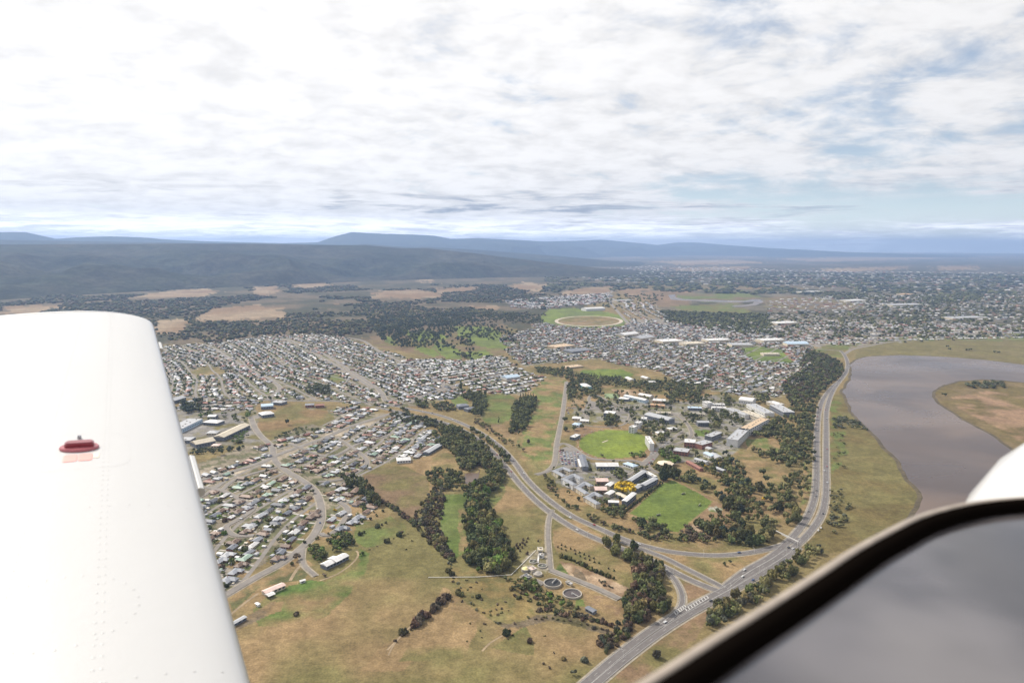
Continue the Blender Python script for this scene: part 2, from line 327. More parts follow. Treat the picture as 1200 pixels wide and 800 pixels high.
cov_(Z(4, 170, 425, 230, 415, 300, 445, 295, 480, 220, 470, 175, 455), DRY, GREEN, 0.3, 20)
cov_(Z(4, 380, 500, 420, 560, 415, 640, 370, 720, 350, 690, 390, 610), GREEN, DRY, 0.3, 20)
# industrial school area left
cov_(Z(1, 60, 400, 330, 400, 480, 400, 560, 580, 440, 570, 160, 610, 60, 600), OLIVE, GREY, 0.4, 25)
cov_(Z(1, 490, 430, 620, 365, 700, 372, 720, 400, 800, 392, 860, 440, 820, 485, 720, 470, 620, 505, 560, 540, 500, 500, 480, 460), (0.20, 0.135, 0.07), OLIVE, 0.3, 60)
cov_(Z(1, 150, 225, 220, 200, 280, 195, 350, 215, 330, 235, 200, 240), (0.22, 0.17, 0.09), OLIVE, 0.3, 40)
cov_(Z(1, 800, 240, 870, 235, 900, 270, 840, 280), GREEN, OLIVE, 0.3, 40)
# paddocks
cov_([(250, 700), (300, 680), (345, 655), (395, 610), (430, 560), (480, 540), (530, 520), (620, 560), (700, 640), (780, 690), (790, 760), (690, 830), (200, 860), (200, 760)], DRY, OLIVE, 0.5, 140)
cov_(Z(6, 100, 0, 130, -60, 300, -60, 420, 0, 410, 60, 380, 130, 330, 195, 240, 150, 130, 70), (0.165, 0.115, 0.07), OLIVE, 0.2, 50)
cov_(Z(2, 420, 610, 440, 600, 500, 600, 560, 640, 600, 675, 560, 700, 500, 720, 430, 680), DRY, OLIVE, 0.2, 40)
cov_(Z(6, 480, 78, 590, 78, 600, 150, 598, 250, 600, 330, 545, 372, 500, 330, 470, 250, 462, 160), GREEN, LAWN2, 0.2, 40)
cov_(Z(6, 560, 120, 600, 130, 600, 330, 560, 350, 545, 250), DRY, GREEN, 0.3, 30)
cov_(Z(6, 690, 130, 710, 70, 760, 30, 880, 75, 985, 160, 975, 250, 970, 330, 900, 350, 850, 420, 800, 380, 770, 260, 700, 190), DRY, OLIVE, 0.2, 80)
cov_(Z(6, 690, 60, 760, 28, 780, 60, 720, 130, 690, 160), GREEN, OLIVE, 0.3, 40)
cov_(Z(6, 700, 790, 860, 690, 900, 780, 900, 830), OLIVE, GREEN, 0.3, 40)
cov_(Z(7, 190, 420, 300, 440, 440, 520, 540, 640, 575, 700, 500, 740, 300, 640, 220, 600, 190, 540), OLIVE, DRY, 0.2, 60)
cov_(Z(12, 440, 220, 560, 240, 790, 330, 1095, 480, 1050, 590, 730, 450, 560, 375), RED, DIRT, 0.15, 14)
cov_(Z(12, 560, 330, 600, 280, 680, 340, 700, 400, 660, 420, 590, 380), (0.15, 0.11, 0.07), SCRUB, 0.1, 8)
cov_(Z(12, 400, 300, 450, 240, 520, 330, 520, 360), (0.06, 0.085, 0.03), GREEN, 0.1, 8)
cov_(Z(12, 660, 520, 900, 560, 1050, 650, 1000, 740, 850, 700, 700, 610), DRY, RED, 0.2, 10)
cov_(Z(12, 590, 590, 670, 590, 680, 650, 600, 650), LAWN2, GREEN, 0.3, 8)
cov_(Z(12, 80, 230, 170, 130, 250, 80, 330, 100, 345, 280, 310, 340, 150, 330), (0.25, 0.22, 0.16), OLIVE, 0.2, 8)
cov_(Z(6, 500, 400, 640, 420, 830, 500, 900, 590, 920, 680, 860, 690, 740, 690, 600, 590, 520, 520), (0.20, 0.15, 0.065), OLIVE, 0.5, 12)
cov_(Z(6, 700, 660, 780, 680, 860, 665, 920, 640, 1000, 640, 1100, 660, 1200, 690, 1280, 720, 1280, 740, 1180, 712, 1080, 690, 960, 672, 900, 690, 840, 700, 760, 700), SCRUB, (0.08, 0.07, 0.035), 0.2, 15)
cov_(Z(5, 400, 690, 480, 620, 640, 560, 720, 560, 870, 490, 890, 420, 930, 440, 900, 520, 840, 620, 750, 700, 600, 760, 380, 790), (0.085, 0.130, 0.035), DRY, 0.6, 70)
cov_(Z(5, 860, 330, 880, 290, 960, 270, 1040, 250, 1110, 310, 1100, 340, 1000, 390, 920, 410, 870, 380), GREEN, OLIVE, 0.4, 40)
cov_(Z(5, 270, 640, 420, 540, 600, 440, 680, 480, 620, 560, 420, 590, 290, 700), (0.10, 0.10, 0.045), DRY, 0.3, 20)
cov_(Z(5, 300, 760, 480, 660, 540, 650, 520, 700, 400, 750, 300, 800), DRY, SCRUB, 0.3, 20)
cov_(Z(6, 480, 500, 560, 560, 500, 680, 420, 760, 300, 900, 100, 900, 200, 780, 420, 640), DRY, DRY, 0.5, 60)
cov_(Z(6, 510, 580, 640, 620, 620, 720, 560, 850, 280, 860, 380, 700, 420, 640), OLIVE, DRY, 0.5, 60)
# highway triangles
cov_(Z(8, 440, 170, 560, 190, 800, 215, 1080, 180, 1000, 250, 840, 330, 720, 280), DRY, OLIVE, 0.2, 40)
cov_(Z(8, 545, 235, 620, 270, 780, 370, 700, 410, 640, 430, 640, 370), RED, OLIVE, 0.2, 30)
cov_(Z(8, 620, 520, 800, 420, 700, 590, 600, 700, 440, 800, 250, 830), OLIVE, RED, 0.4, 30)
# marsh and far shore
cov_(Z(4, 480, 270, 530, 245, 560, 320, 620, 380, 680, 450, 745, 520, 775, 580, 820, 620, 820, 680, 700, 760, 560, 820, 380, 880, 440, 760, 475, 700, 480, 560), MARSH, OLIVE, 0.3, 50)
cov_(Z(4, 485, 270, 510, 280, 520, 340, 540, 480, 500, 560, 485, 500), GREEN, MARSH, 0.4, 30)
cov_([(1000, 420), (1003, 411), (1020, 404), (1060, 400), (1120, 396), (1300, 395), (1300, 440), (1200, 429), (1120, 420), (1060, 417), (1020, 417)], (0.15, 0.125, 0.06), OLIVE, 0.3, 60)
cov_([(1010, 402), (1060, 394), (1200, 390), (1350, 392), (1350, 402), (1200, 400), (1100, 398)], GREEN, OLIVE, 0.4, 60)
cov_([(950, 410), (985, 402), (1010, 402), (985, 412), (990, 418), (975, 418)], GREEN, OLIVE, 0.3, 60)
ISL = Z(4, 858, 268, 870, 245, 900, 225, 960, 208, 1040, 203, 1120, 206, 1200, 215, 1500, 240, 1500, 700, 1300, 570, 1165, 478, 1100, 425, 1000, 370, 905, 312, 870, 288)
cov_(ISL, (0.16, 0.12, 0.065), MARSH, 0.15, 60)
cov_(Z(4, 920, 280, 1060, 240, 1200, 240, 1400, 260, 1400, 520, 1180, 430, 1040, 350), (0.25, 0.165, 0.105), MARSH, 0.5, 60)
WATER = Z(4, 530, 240, 545, 225, 560, 200, 562, 170, 558, 148, 580, 132, 620, 120, 740, 114, 900, 120, 1060, 132, 1200, 150, 1500, 185, 1500, 240, 1200, 215, 1120, 206, 1040, 203, 960, 208, 900, 225, 870, 245, 858, 268, 870, 288, 905, 312, 1000, 370, 1100, 425, 1165, 478, 1300, 570, 1500, 700, 1500, 1000, 700, 1000, 760, 760, 815, 680, 812, 620, 775, 580, 745, 520, 680, 450, 620, 380, 560, 320)

# roads: (name, pts, width, kind)
roads = []
def road(pts, wd, kind): roads.append((smooth(ats(pts)), wd, kind))
road([(100, 462), (185, 464), (250, 467), (320, 469), (400, 470), (440, 472), (480, 479), (520, 488), (556, 503), (582, 520), (600, 538), (618, 562), (640, 583), (668, 603), (700, 618), (735, 633), (770, 643), (800, 648), (840, 650.5), (880, 647), (915, 639), (936, 630)], 9.5, 'highway')
road([(440, 477), (480, 485), (520, 495), (550, 508), (574, 526), (592, 546), (610, 568), (632, 590), (660, 611), (692, 628), (735, 645), (772, 661), (806, 678), (830, 688), (846, 694)], 9.5, 'highway')
road([(728, 634), (752, 643), (778, 653), (800, 664), (824, 676), (849, 689)], 7.5, 'highway')
road([(750, 650), (772, 660), (784, 671), (794, 684), (799.5, 698), (798, 710), (790, 720), (776, 733)], 6.5, 'highway')
road([(640, 840), (690, 797), (724, 768), (762, 739), (800, 716), (846, 692), (880, 672), (912, 653), (934, 638), (950, 622), (962, 604), (967, 585), (968, 567), (968, 540), (968, 507), (969, 478), (977, 456), (989, 440), (996, 427)], 9.5, 'highway')
road([(655, 838), (700, 800), (735, 771), (772, 743), (808, 720), (850, 697), (885, 677), (918, 656), (936, 641)], 8.5, 'highway')
road([(848, 689), (874, 669), (905, 651), (924, 634), (938, 618), (948, 602), (954, 585), (956.5, 567), (957, 540), (957.5, 507), (960, 482), (965, 467), (975, 454), (985, 445), (992, 435), (993, 424), (989, 415), (985, 411)], 9.5, 'highway')
road([(989, 415), (1000, 409), (1020, 405), (1041, 401), (1100, 394), (1200, 389)], 10, 'street')
road([(985, 411), (960, 409), (930, 407), (890, 403)], 9, 'street')
# suburb collectors
road([(235, 715)]+Z(5, 255, 630, 400, 545, 520, 480, 610, 410, 670, 350, 700, 290, 706, 240, 696, 180, 668, 130, 600, 80, 540, 45, 490, 0)+[(320, 530), (318, 522), (305, 510), (297, 498), (294, 488)], 10, 'street')
road([(205, 570), (235, 562), (270, 553), (305, 542), (330, 531), (380, 513), (410, 500), (450, 487), (468, 481)], 11, 'street')
road([(250, 408), (280, 426), (300, 437), (320, 447), (328, 455), (320, 463), (312, 469)], 11, 'street')
road([(335, 397), (380, 415), (410, 434), (442, 455), (452, 470)], 11, 'street')
road([(385, 396), (410, 396), (427, 400), (440, 409), (475, 427), (500, 440), (520, 452), (500, 462), (480, 472)], 11, 'street')
road([(365, 412), (400, 432), (437, 455)], 9, 'street')
road(Z(2, 440, 330, 520, 290, 640, 250, 760, 230), 9, 'street')
road([(726, 330), (716, 343), (714, 352), (724, 365), (738, 381), (752, 398), (775, 416), (800, 430)], 14, 'street')
road([(714, 352), (760, 372), (820, 392), (880, 400)], 10, 'street')
road([(664, 447), (660, 480), (656, 502), (652.5, 520), (650, 542), (641, 552), (628, 556)], 8, 'street')
road(Z(7, 210, 90, 235, 78, 262, 84, 290, 100, 330, 130, 380, 150, 480, 157, 580, 160, 625, 178, 660, 205, 700, 222), 7, 'street')
road(Z(7, 600, 182, 640, 150, 690, 105, 750, 60, 800, 20), 7, 'street')
road(Z(3, 300, 380, 280, 350, 310, 330, 420, 380, 560, 400, 700, 430, 760, 520, 640, 580), 6, 'street')
road(Z(3, 700, 430, 800, 460, 900, 470), 6, 'street')
road(Z(3, 420, 380, 470, 420, 440, 470, 330, 480, 250, 470), 3, 'street'); road(Z(3, 560, 400, 600, 450, 620, 500, 640, 560), 3.5, 'street'); road(Z(3, 700, 430, 740, 400, 820, 390, 900, 400), 3, 'street'); road(Z(3, 760, 440, 800, 480, 870, 500, 920, 520), 3, 'street')
road(Z(3, 180, 390, 240, 400, 280, 440), 4, 'street'); road(Z(3, 640, 660, 740, 640, 820, 650, 880, 640), 3.5, 'street'); road(Z(7, 330, 255, 420, 245, 470, 260), 3, 'street'); road(Z(7, 290, 190, 400, 220, 520, 235, 590, 200), 4, 'street')
road([(647, 597), (643, 610), (642, 628), (643.5, 650), (645, 668)], 5, 'street')
road([(645, 668), (668, 677), (698, 689), (726, 702)], 7.5, 'street')
road(Z(12, 100, 350, 200, 400, 290, 440), 9, 'street')
road(Z(5, 560, 560, 590, 510, 620, 480), 4, 'dirt')
road(Z(5, 280, 720, 340, 670, 410, 620), 3, 'dirt')
road(Z(5, 700, 560, 780, 530, 850, 480, 880, 440, 870, 420), 2.5, 'dirt')
road(Z(5, 620, 410, 620, 480, 680, 540), 5, 'street')
road(Z(6, 215, 805, 270, 750, 330, 690, 420, 620, 500, 560), 2.2, 'dirt'); road(Z(6, 660, 810, 700, 770, 760, 735), 2.2, 'dirt'); road(Z(6, 280, 735, 240, 790, 220, 830), 1.8, 'dirt')
road(Z(7, 430, 620-60, 560, 640, 590, 700), 2.0, 'dirt')
# short streets and courts in the lower suburb
road(Z(5, 130, 120, 240, 140, 340, 190, 390, 220, 330, 270, 260, 310, 300, 350, 390, 350), 8, 'street')
road(Z(5, 240, 140, 300, 90, 420, 50, 500, 30), 7, 'street')
road(Z(5, 700, 340, 740, 350, 800, 300, 830, 230, 790, 190), 7, 'street')
road([(216, 590), (240, 580), (262, 565)], 8, 'street')
road(Z(1, 640, 560, 820, 620, 960, 560, 1100, 520), 7, 'street')
road(Z(1, 860, 530, 1000, 640, 900, 720, 760, 740), 7, 'street')

# occupancy grid (5 m cells) so that houses, trees and roads keep clear of each other
GX0, GY0, CS = -6000., 300., 5.
GW, GH = 2700, 2000
occ = np.zeros((GH, GW), np.uint8)          # 1 road, 2 open ground (no house), 4 no tree, 8 house
def cell(X, Y):
    i = np.clip(((Y-GY0)/CS).astype(int), 0, GH-1); j = np.clip(((X-GX0)/CS).astype(int), 0, GW-1); return i, j
def mark_poly(poly, bit):
    x0, y0 = poly.min(0); x1, y1 = poly.max(0)
    i0, j0 = max(0, int((y0-GY0)/CS)-1), max(0, int((x0-GX0)/CS)-1); i1, j1 = min(GH, int((y1-GY0)/CS)+2), min(GW, int((x1-GX0)/CS)+2)
    if i1 <= i0 or j1 <= j0: return
    yy, xx = np.mgrid[i0:i1, j0:j1]
    ins = pip(poly, GX0+(xx+.5)*CS, GY0+(yy+.5)*CS); occ[i0:i1, j0:j1] |= (ins*bit).astype(np.uint8)
def mark_disc(x, y, r, bit):
    k = int(r/CS)+1; i = int((y-GY0)/CS); j = int((x-GX0)/CS)
    if not (k < i < GH-k-1 and k < j < GW-k-1): return
    yy, xx = np.mgrid[-k:k+1, -k:k+1]; occ[i-k:i+k+1, j-k:j+k+1] |= (((yy**2+xx**2)*CS*CS <= r*r+1)*bit).astype(np.uint8)
for P, wd, kind in roads:
    for x, y in P: mark_disc(x, y, wd/2+(5 if kind == 'highway' else 2.5), 1)
# ------------------------------------------------------------------ ground: one sheet, polar about the point under the aircraft, finer where it is seen
az = np.concatenate([np.arange(-180, -44, 4.0), np.arange(-44, 44.01, 0.105), np.arange(48, 180.1, 4.0)])
ys = np.concatenate([np.arange(800, 340, -1.35), np.arange(340, 293.2, -0.9), [292.3, 291.6]])
dist = H/np.tan(np.arctan((ys-400)/F)+PITCH)
dist = np.concatenate([[20, 120, 220, 320, 420, 500, 550], dist])
dist = dist[dist < 50000]; dist = np.append(dist, 56000.)
A, D = np.meshgrid(np.radians(az), dist)
GXv = D*np.sin(A); GYv = D*np.cos(A)
X = GXv.ravel(); Y = GYv.ravel(); DD = D.ravel()
base = np.zeros((len(X), 3))
n = fbm(X, Y, 700, 3)[:, None]; n2_ = fbm(X, Y, 120, 9)[:, None]
base[:] = np.array(DRY)*(1-n2_)+np.array(OLIVE)*n2_
far = np.clip((DD-5500)/4000, 0, 1)[:, None]
n5 = vnoise(X, Y, 900, 21)[:, None]
far_c = np.where(n > 0.52, np.array(WOOD), np.where(n5 > 0.5, np.array(BROWN)*1.1, np.array(SCRUB)))
base = base*(1-far)+far_c*far
for poly, a, b_, jit, ns in cover:
    x0, y0 = poly.min(0)-200; x1, y1 = poly.max(0)+200
    ids = np.nonzero((X > x0) & (X < x1) & (Y > y0) & (Y < y1))[0]
    if not len(ids): continue
    xs, yy_ = X[ids], Y[ids]; dd = DD[ids]
    j = jit*dd*0.012
    jx = (vnoise(xs, yy_, 45, 31)-.5)*j*1.6+(vnoise(xs, yy_, 12, 33)-.5)*j*.8; jy = (vnoise(xs, yy_, 45, 37)-.5)*j*3+(vnoise(xs, yy_, 12, 39)-.5)*j
    ins = pip(poly, xs+jx, yy_+jy); ids = ids[ins]
    if not len(ids): continue
    xs, yy_ = X[ids], Y[ids]
    q = fbm(xs, yy_, ns, 11); q = np.clip((q-.38)/.24, 0, 1)[:, None]
    if a is SUB:
        q = (fbm(xs, yy_, 16, 13) > 0.5).astype(float)[:, None]*0.9
    base[ids] = np.array(a)*(1-q)+np.array(b_)*q
base *= (0.93+0.14*fbm(X, Y, 35, 51))[:, None]
# trampled streaks and worn edges on the paddocks
st = fbm(X*0.9+Y*0.3, Y*0.25-X*0.1, 60, 71); base *= (0.94+0.12*st)[:, None]
nc, nr = len(az), len(dist)
ii, jj = np.mgrid[0:nr-1, 0:nc-1]; q0 = (ii*nc+jj).ravel()
faces = np.stack([q0, q0+1, q0+nc+1, q0+nc], 1)
gm = mesh('ground', np.stack([X, Y, np.zeros_like(X)], 1), faces[:, ::-1].copy(), [M['ground']], col=base)
tag(link('ground', gm), kind='structure')

# ------------------------------------------------------------------ hills and far mountains
def ridge(name, d0f, d1f, d2k, prof, amp, seed, ca, cb, rows=46, bases=None, x0=-500, x1=1700, cut=None):
    px = np.linspace(x0, x1, 620); pts = np.array(prof, float)
    py = np.interp(px, pts[:, 0], pts[:, 1])
    d0v = np.interp(px, [q[0] for q in d0f], [q[1] for q in d0f]); d1v = np.interp(px, [q[0] for q in d1f], [q[1] for q in d1f]); d1 = d1v.min(); d0 = d0v.min(); crest = []
    for a, b, dq in zip(px, py, d1v):
        v = ray(a, b); hd = math.hypot(v.x, v.y); crest.append((v.x/hd, v.y/hd, H+v.z/hd*dq))
    cr = np.array(crest)
    ts = np.concatenate([np.linspace(0, 1, rows), [1.15, 1.4]])
    Vs = []; 
    for t_ in ts:
        d = d0v+(d1v-d0v)*t_ if t_ <= 1 else d1v*(1+d2k*(t_-1))
        x = cr[:, 0]*d; y = cr[:, 1]*d
        s_ = t_**1.25 if t_ <= 1 else max(0, 1-(t_-1)*2.2)
        r = 1-np.abs(2*fbm(x, y, (d1-d0)*0.42, seed, 5)-1)*2.4
        r2 = fbm(x, y, (d1-d0)*0.1, seed+9, 4)-.5
        rel = amp*np.clip(t_*4, 0, 1)*(1-min(1, t_))**0.8
        z = np.maximum(cr[:, 2], 5)*s_+(r*rel+r2*rel*0.35)*np.clip(cr[:, 2]/300, 0, 1)
        z = np.minimum(z, 370+(cr[:, 2]-370)*t_**2) if t_ < 1 else z
        z = np.maximum(z, -4) if t_ > 0 else np.full_like(z, -4.)
        Vs.append(np.stack([x, y, z], 1))
    Vs = np.concatenate(Vs); nc = len(px)
    fade = np.tile(np.clip((x1-px)/260, 0, 1), len(ts)); Vs[:, 2] = Vs[:, 2]*fade-6*(1-fade); nr = len(ts)
    m_ = fbm(Vs[:, 0], Vs[:, 1], 800, seed+3)[:, None]; m_ = np.clip((m_-.4)/.2, 0, 1)
    col = np.array(ca)*(1-m_)+np.array(cb)*m_
    if cut: 
        cl_ = vnoise(Vs[:, 0], Vs[:, 1], 420, seed+5)*fbm(Vs[:, 0], Vs[:, 1], 1500, seed+6)
        col[(cl_ > cut)] = np.array(TAN)*.8
    i, j = np.mgrid[0:nr-1, 0:nc-1]; q = (i*nc+j).ravel()
    o = link(name, mesh(name, Vs, np.stack([q, q+1, q+nc+1, q+nc], 1), [M['hill']], col=col, smooth_=True)); tag(o, kind='structure')
HF = (0.030, 0.034, 0.022)
ridge('mountains', [(0, 17000), (600, 19500), (800, 31000)], [(0, 22000), (600, 24000), (800, 37000)], .5, [(-500, 282), (-200, 276), (0, 272), (30, 272), (48, 276), (66, 280), (90, 278), (130, 277), (165, 278), (200, 281), (250, 283), (330, 285), (372, 284), (392, 277), (412, 272), (450, 274), (490, 275), (508, 276), (530, 280), (560, 279), (600, 281), (640, 283), (680, 282), (705, 281), (730, 283), (770, 287), (795, 284), (815, 284), (850, 287), (900, 290.5), (1000, 293), (1700, 296)], 350, 5, HF, (0.04, 0.045, 0.03), x1=1150)
ridge('hills', [(0, 12000), (1000, 14500)], [(0, 16000)], .5, [(-500, 286), (0, 281), (120, 283), (300, 286), (400, 288), (430, 286), (480, 290), (560, 288), (640, 287), (700, 286), (740, 285), (780, 287.5), (850, 289.5), (920, 292), (1000, 293.5), (1700, 296)], 220, 15, HF, (0.045, 0.045, 0.03), x1=760)
ridge('hills', [(-500, 6000), (0, 6300), (300, 7300), (600, 8900), (900, 9600)], [(0, 10500)], .5, [(-500, 290), (0, 286.5), (100, 286), (200, 285.5), (300, 285.5), (380, 287), (430, 287.5), (470, 291), (560, 290.5), (640, 292), (720, 292), (790, 291.5), (870, 293), (940, 296), (1000, 299), (1700, 300)], 210, 25, (0.034, 0.038, 0.024), (0.05, 0.048, 0.034), rows=70, cut=None, x1=760)

# ------------------------------------------------------------------ flat sheets
def sheet(name, pts, z, m, kind='structure', parent=None, ground=None):
    P = ground if ground is not None else ats(pts)
    import mathutils.geometry as mg
    tris = mg.tessellate_polygon([[Vector((a, b, 0)) for a, b in P]])
    me = mesh(name, [(a, b, z) for a, b in P], [tuple(t) for t in tris], [m])
    for p in me.polygons:
        if p.normal.z < 0: me.flip_normals(); break
    o = link(name, me, parent); tag(o, kind=kind); return o
def jag(P, step, amp, seed):
    out = []
    n = len(P)
    for i in range(n):
        a = P[i]; b = P[(i+1) % n]; L = np.linalg.norm(b-a); k = max(1, int(L/step))
        for q in range(k):
            p = a+(b-a)*q/k
            out.append(p)
    out = np.array(out)
    out[:, 0] += (fbm(out[:, 0], out[:, 1], 60, seed)-.5)*amp*2; out[:, 1] += (fbm(out[:, 0], out[:, 1], 60, seed+5)-.5)*amp*3
    return out
wp = ats(WATER)
wp[:, 1] = np.maximum(wp[:, 1], 260)
jw = jag(wp, 22, 7, 3); sheet('water', None, 0.25, M['water'], ground=jw)
M['mud'] = mat('reedy_mud_edge', (0.085, 0.066, 0.036), 0.8, noise=[(1/25, .3), (1/6, .3)])
EDGE = np.vstack([jw, jw[:1]]); PP = [EDGE]
mark_poly(wp, 7)
def streamsheet(pts, z=0.3): return sheet('water', pts, z, M['water'])
streamsheet([(783, 345.5), (791, 345), (792, 348.5), (800, 350.3), (850, 352), (872, 352.6), (882, 350.6), (891, 351), (895, 354), (886, 357.5), (870, 359.2), (858, 359.5), (858, 358.3), (872, 357.6), (882, 355.6), (884, 353.4), (860, 354.5), (810, 352.6), (786, 351)])
streamsheet(Z(2, 578, 700, 600, 695, 640, 698, 650, 680, 640, 735, 600, 752, 580, 745)); mark_poly(ats(Z(2, 575, 700, 640, 690, 640, 735, 600, 755, 575, 745)), 7)
# race track and banks
def ribbon(P, wd, z0):
    P = np.asarray(P); T = np.gradient(P, axis=0); T /= np.linalg.norm(T, axis=1)[:, None]+1e-9; N_ = np.stack([-T[:, 1], T[:, 0]], 1)
    L = P+N_*wd/2; Rr = P-N_*wd/2; n = len(P)
    V = np.concatenate([np.c_[L, np.full(n, z0)], np.c_[Rr, np.full(n, z0)]]); k = np.arange(n-1)
    return V, np.stack([k, k+n, k+n+1, k+1], 1)
def join(parts):
    V = []; Fc = []; b = 0
    for v, f in parts: V.append(v); Fc.append(f+b); b += len(v)
    return np.concatenate(V), np.concatenate(Fc)
v, f_ = ribbon(EDGE, 15, 0.16); tag(link('river_bank', mesh('river_bank', v, f_, [M['mud']])), kind='structure')
tr = [at(690+38*math.cos(a), 376.2+5.8*math.sin(a)) for a in np.linspace(0, 2*math.pi, 90)]
v, f_ = ribbon(tr, 19, 0.2); M['sand'] = mat('pale_track_sand', (0.44, 0.375, 0.30), 0.95, noise=[(1/20, .1)])
tag(link('race_track', mesh('race_track', v, f_, [M['sand']])), kind='structure')
mark_poly(ats(Z(10, 760, 360, 790, 338, 860, 332, 960, 340, 1050, 360, 1075, 385, 1040, 398, 900, 402, 800, 392, 765, 378)), 6)
# roads with shoulders and markings; each road lies a few millimetres to centimetres above the one before
for i, (P, wd, kind) in enumerate(roads):
    nm = {'highway': 'highway', 'street': 'street', 'dirt': 'dirt_track'}[kind]
    zz0 = 0.10+i*0.012
    v, f_ = ribbon(P, wd+(5.0 if kind == 'highway' else 4.6 if kind == 'street' else 0), zz0*0.4+0.02)
    if kind != 'dirt':
        tag(link('road_shoulder', mesh('road_shoulder', v, f_, [M['verge']])), kind='structure')
    if kind == 'dirt': zz0 = -0.29+i*0.001
    v, f_ = ribbon(P, wd, zz0+0.35)
    ro = tag(link(nm, mesh(nm, v, f_, [M['asphalt' if kind == 'highway' else 'street' if kind == 'street' else 'dirt']])), kind='structure')
    if kind == 'highway':
        T = np.gradient(P, axis=0); T /= np.linalg.norm(T, axis=1)[:, None]+1e-9; N_ = np.stack([-T[:, 1], T[:, 0]], 1)
        parts = []
        near = np.hypot(P[:, 0], P[:, 1]) < 2600
        Pn = P[near]; Nn = N_[near]
        for s_ in (-1, 1): parts.append(ribbon(Pn+Nn*s_*(wd/2-0.7), 0.24, zz0+0.40))
        for k in range(0, len(Pn)-2, 3):
            if wd > 8: parts.append(ribbon(np.array([Pn[k], Pn[k]*.35+Pn[k+1]*.65]), 0.22, zz0+0.40))
        v, f_ = join(parts); link('lane_line', mesh('lane_line', v, f_, [M['line']]), ro)
# hatched painted islands at the junction
def hatch(pa, pb, n, wd, ln):
    a = np.array(at(*pa)); b = np.array(at(*pb)); T = (b-a)/np.linalg.norm(b-a); N_ = np.array([-T[1], T[0]]); parts = []
    for k in range(n):
        c = a+(b-a)*k/(n-1); q = N_*ln/2+T*ln*.35
        parts.append(ribbon(np.array([c-q, c+q]), wd, 1.12))
    for s_ in (-1, 1): parts.append(ribbon(np.array([a+N_*s_*ln*.55, b+N_*s_*ln*.5]), 0.5, 1.14))
    return parts
hm = hatch((804, 715), (829, 700), 9, 1.1, 4.6)+hatch((791, 719), (803, 711), 6, 1.1, 4.5)+hatch((772, 664), (780, 668), 4, 0.8, 4)
v, f_ = join(hm); tag(link('road_marking', mesh('road_marking', v, f_, [M['line']])), kind='structure')

# ------------------------------------------------------------------ large buildings, one by one
COL = dict(white=(0.60, 0.59, 0.58), cream=(0.50, 0.44, 0.34), grey=(0.24, 0.25, 0.275), light=(0.37, 0.375, 0.39), dark=(0.10, 0.105, 0.12), blue=(0.42, 0.52, 0.62), pink=(0.60, 0.45, 0.40),
           tan=(0.50, 0.37, 0.24), red=(0.27, 0.125, 0.095), green=(0.27, 0.36, 0.29), brown=(0.17, 0.115, 0.085), teal=(0.2, 0.42, 0.44), orange=(0.55, 0.32, 0.16), slate=(0.155, 0.165, 0.19))
CWORD = dict(white='white', cream='cream', grey='grey', light='pale grey', dark='charcoal', blue='pale blue', pink='pink', tan='tan', red='red', green='pale green', brown='brown', teal='teal', orange='orange', slate='slate grey')
LAND = []        # landmarks (phrase, x, y)
def landmark(ph, px, py): x, y = at(px, py); LAND.append((ph, x, y))
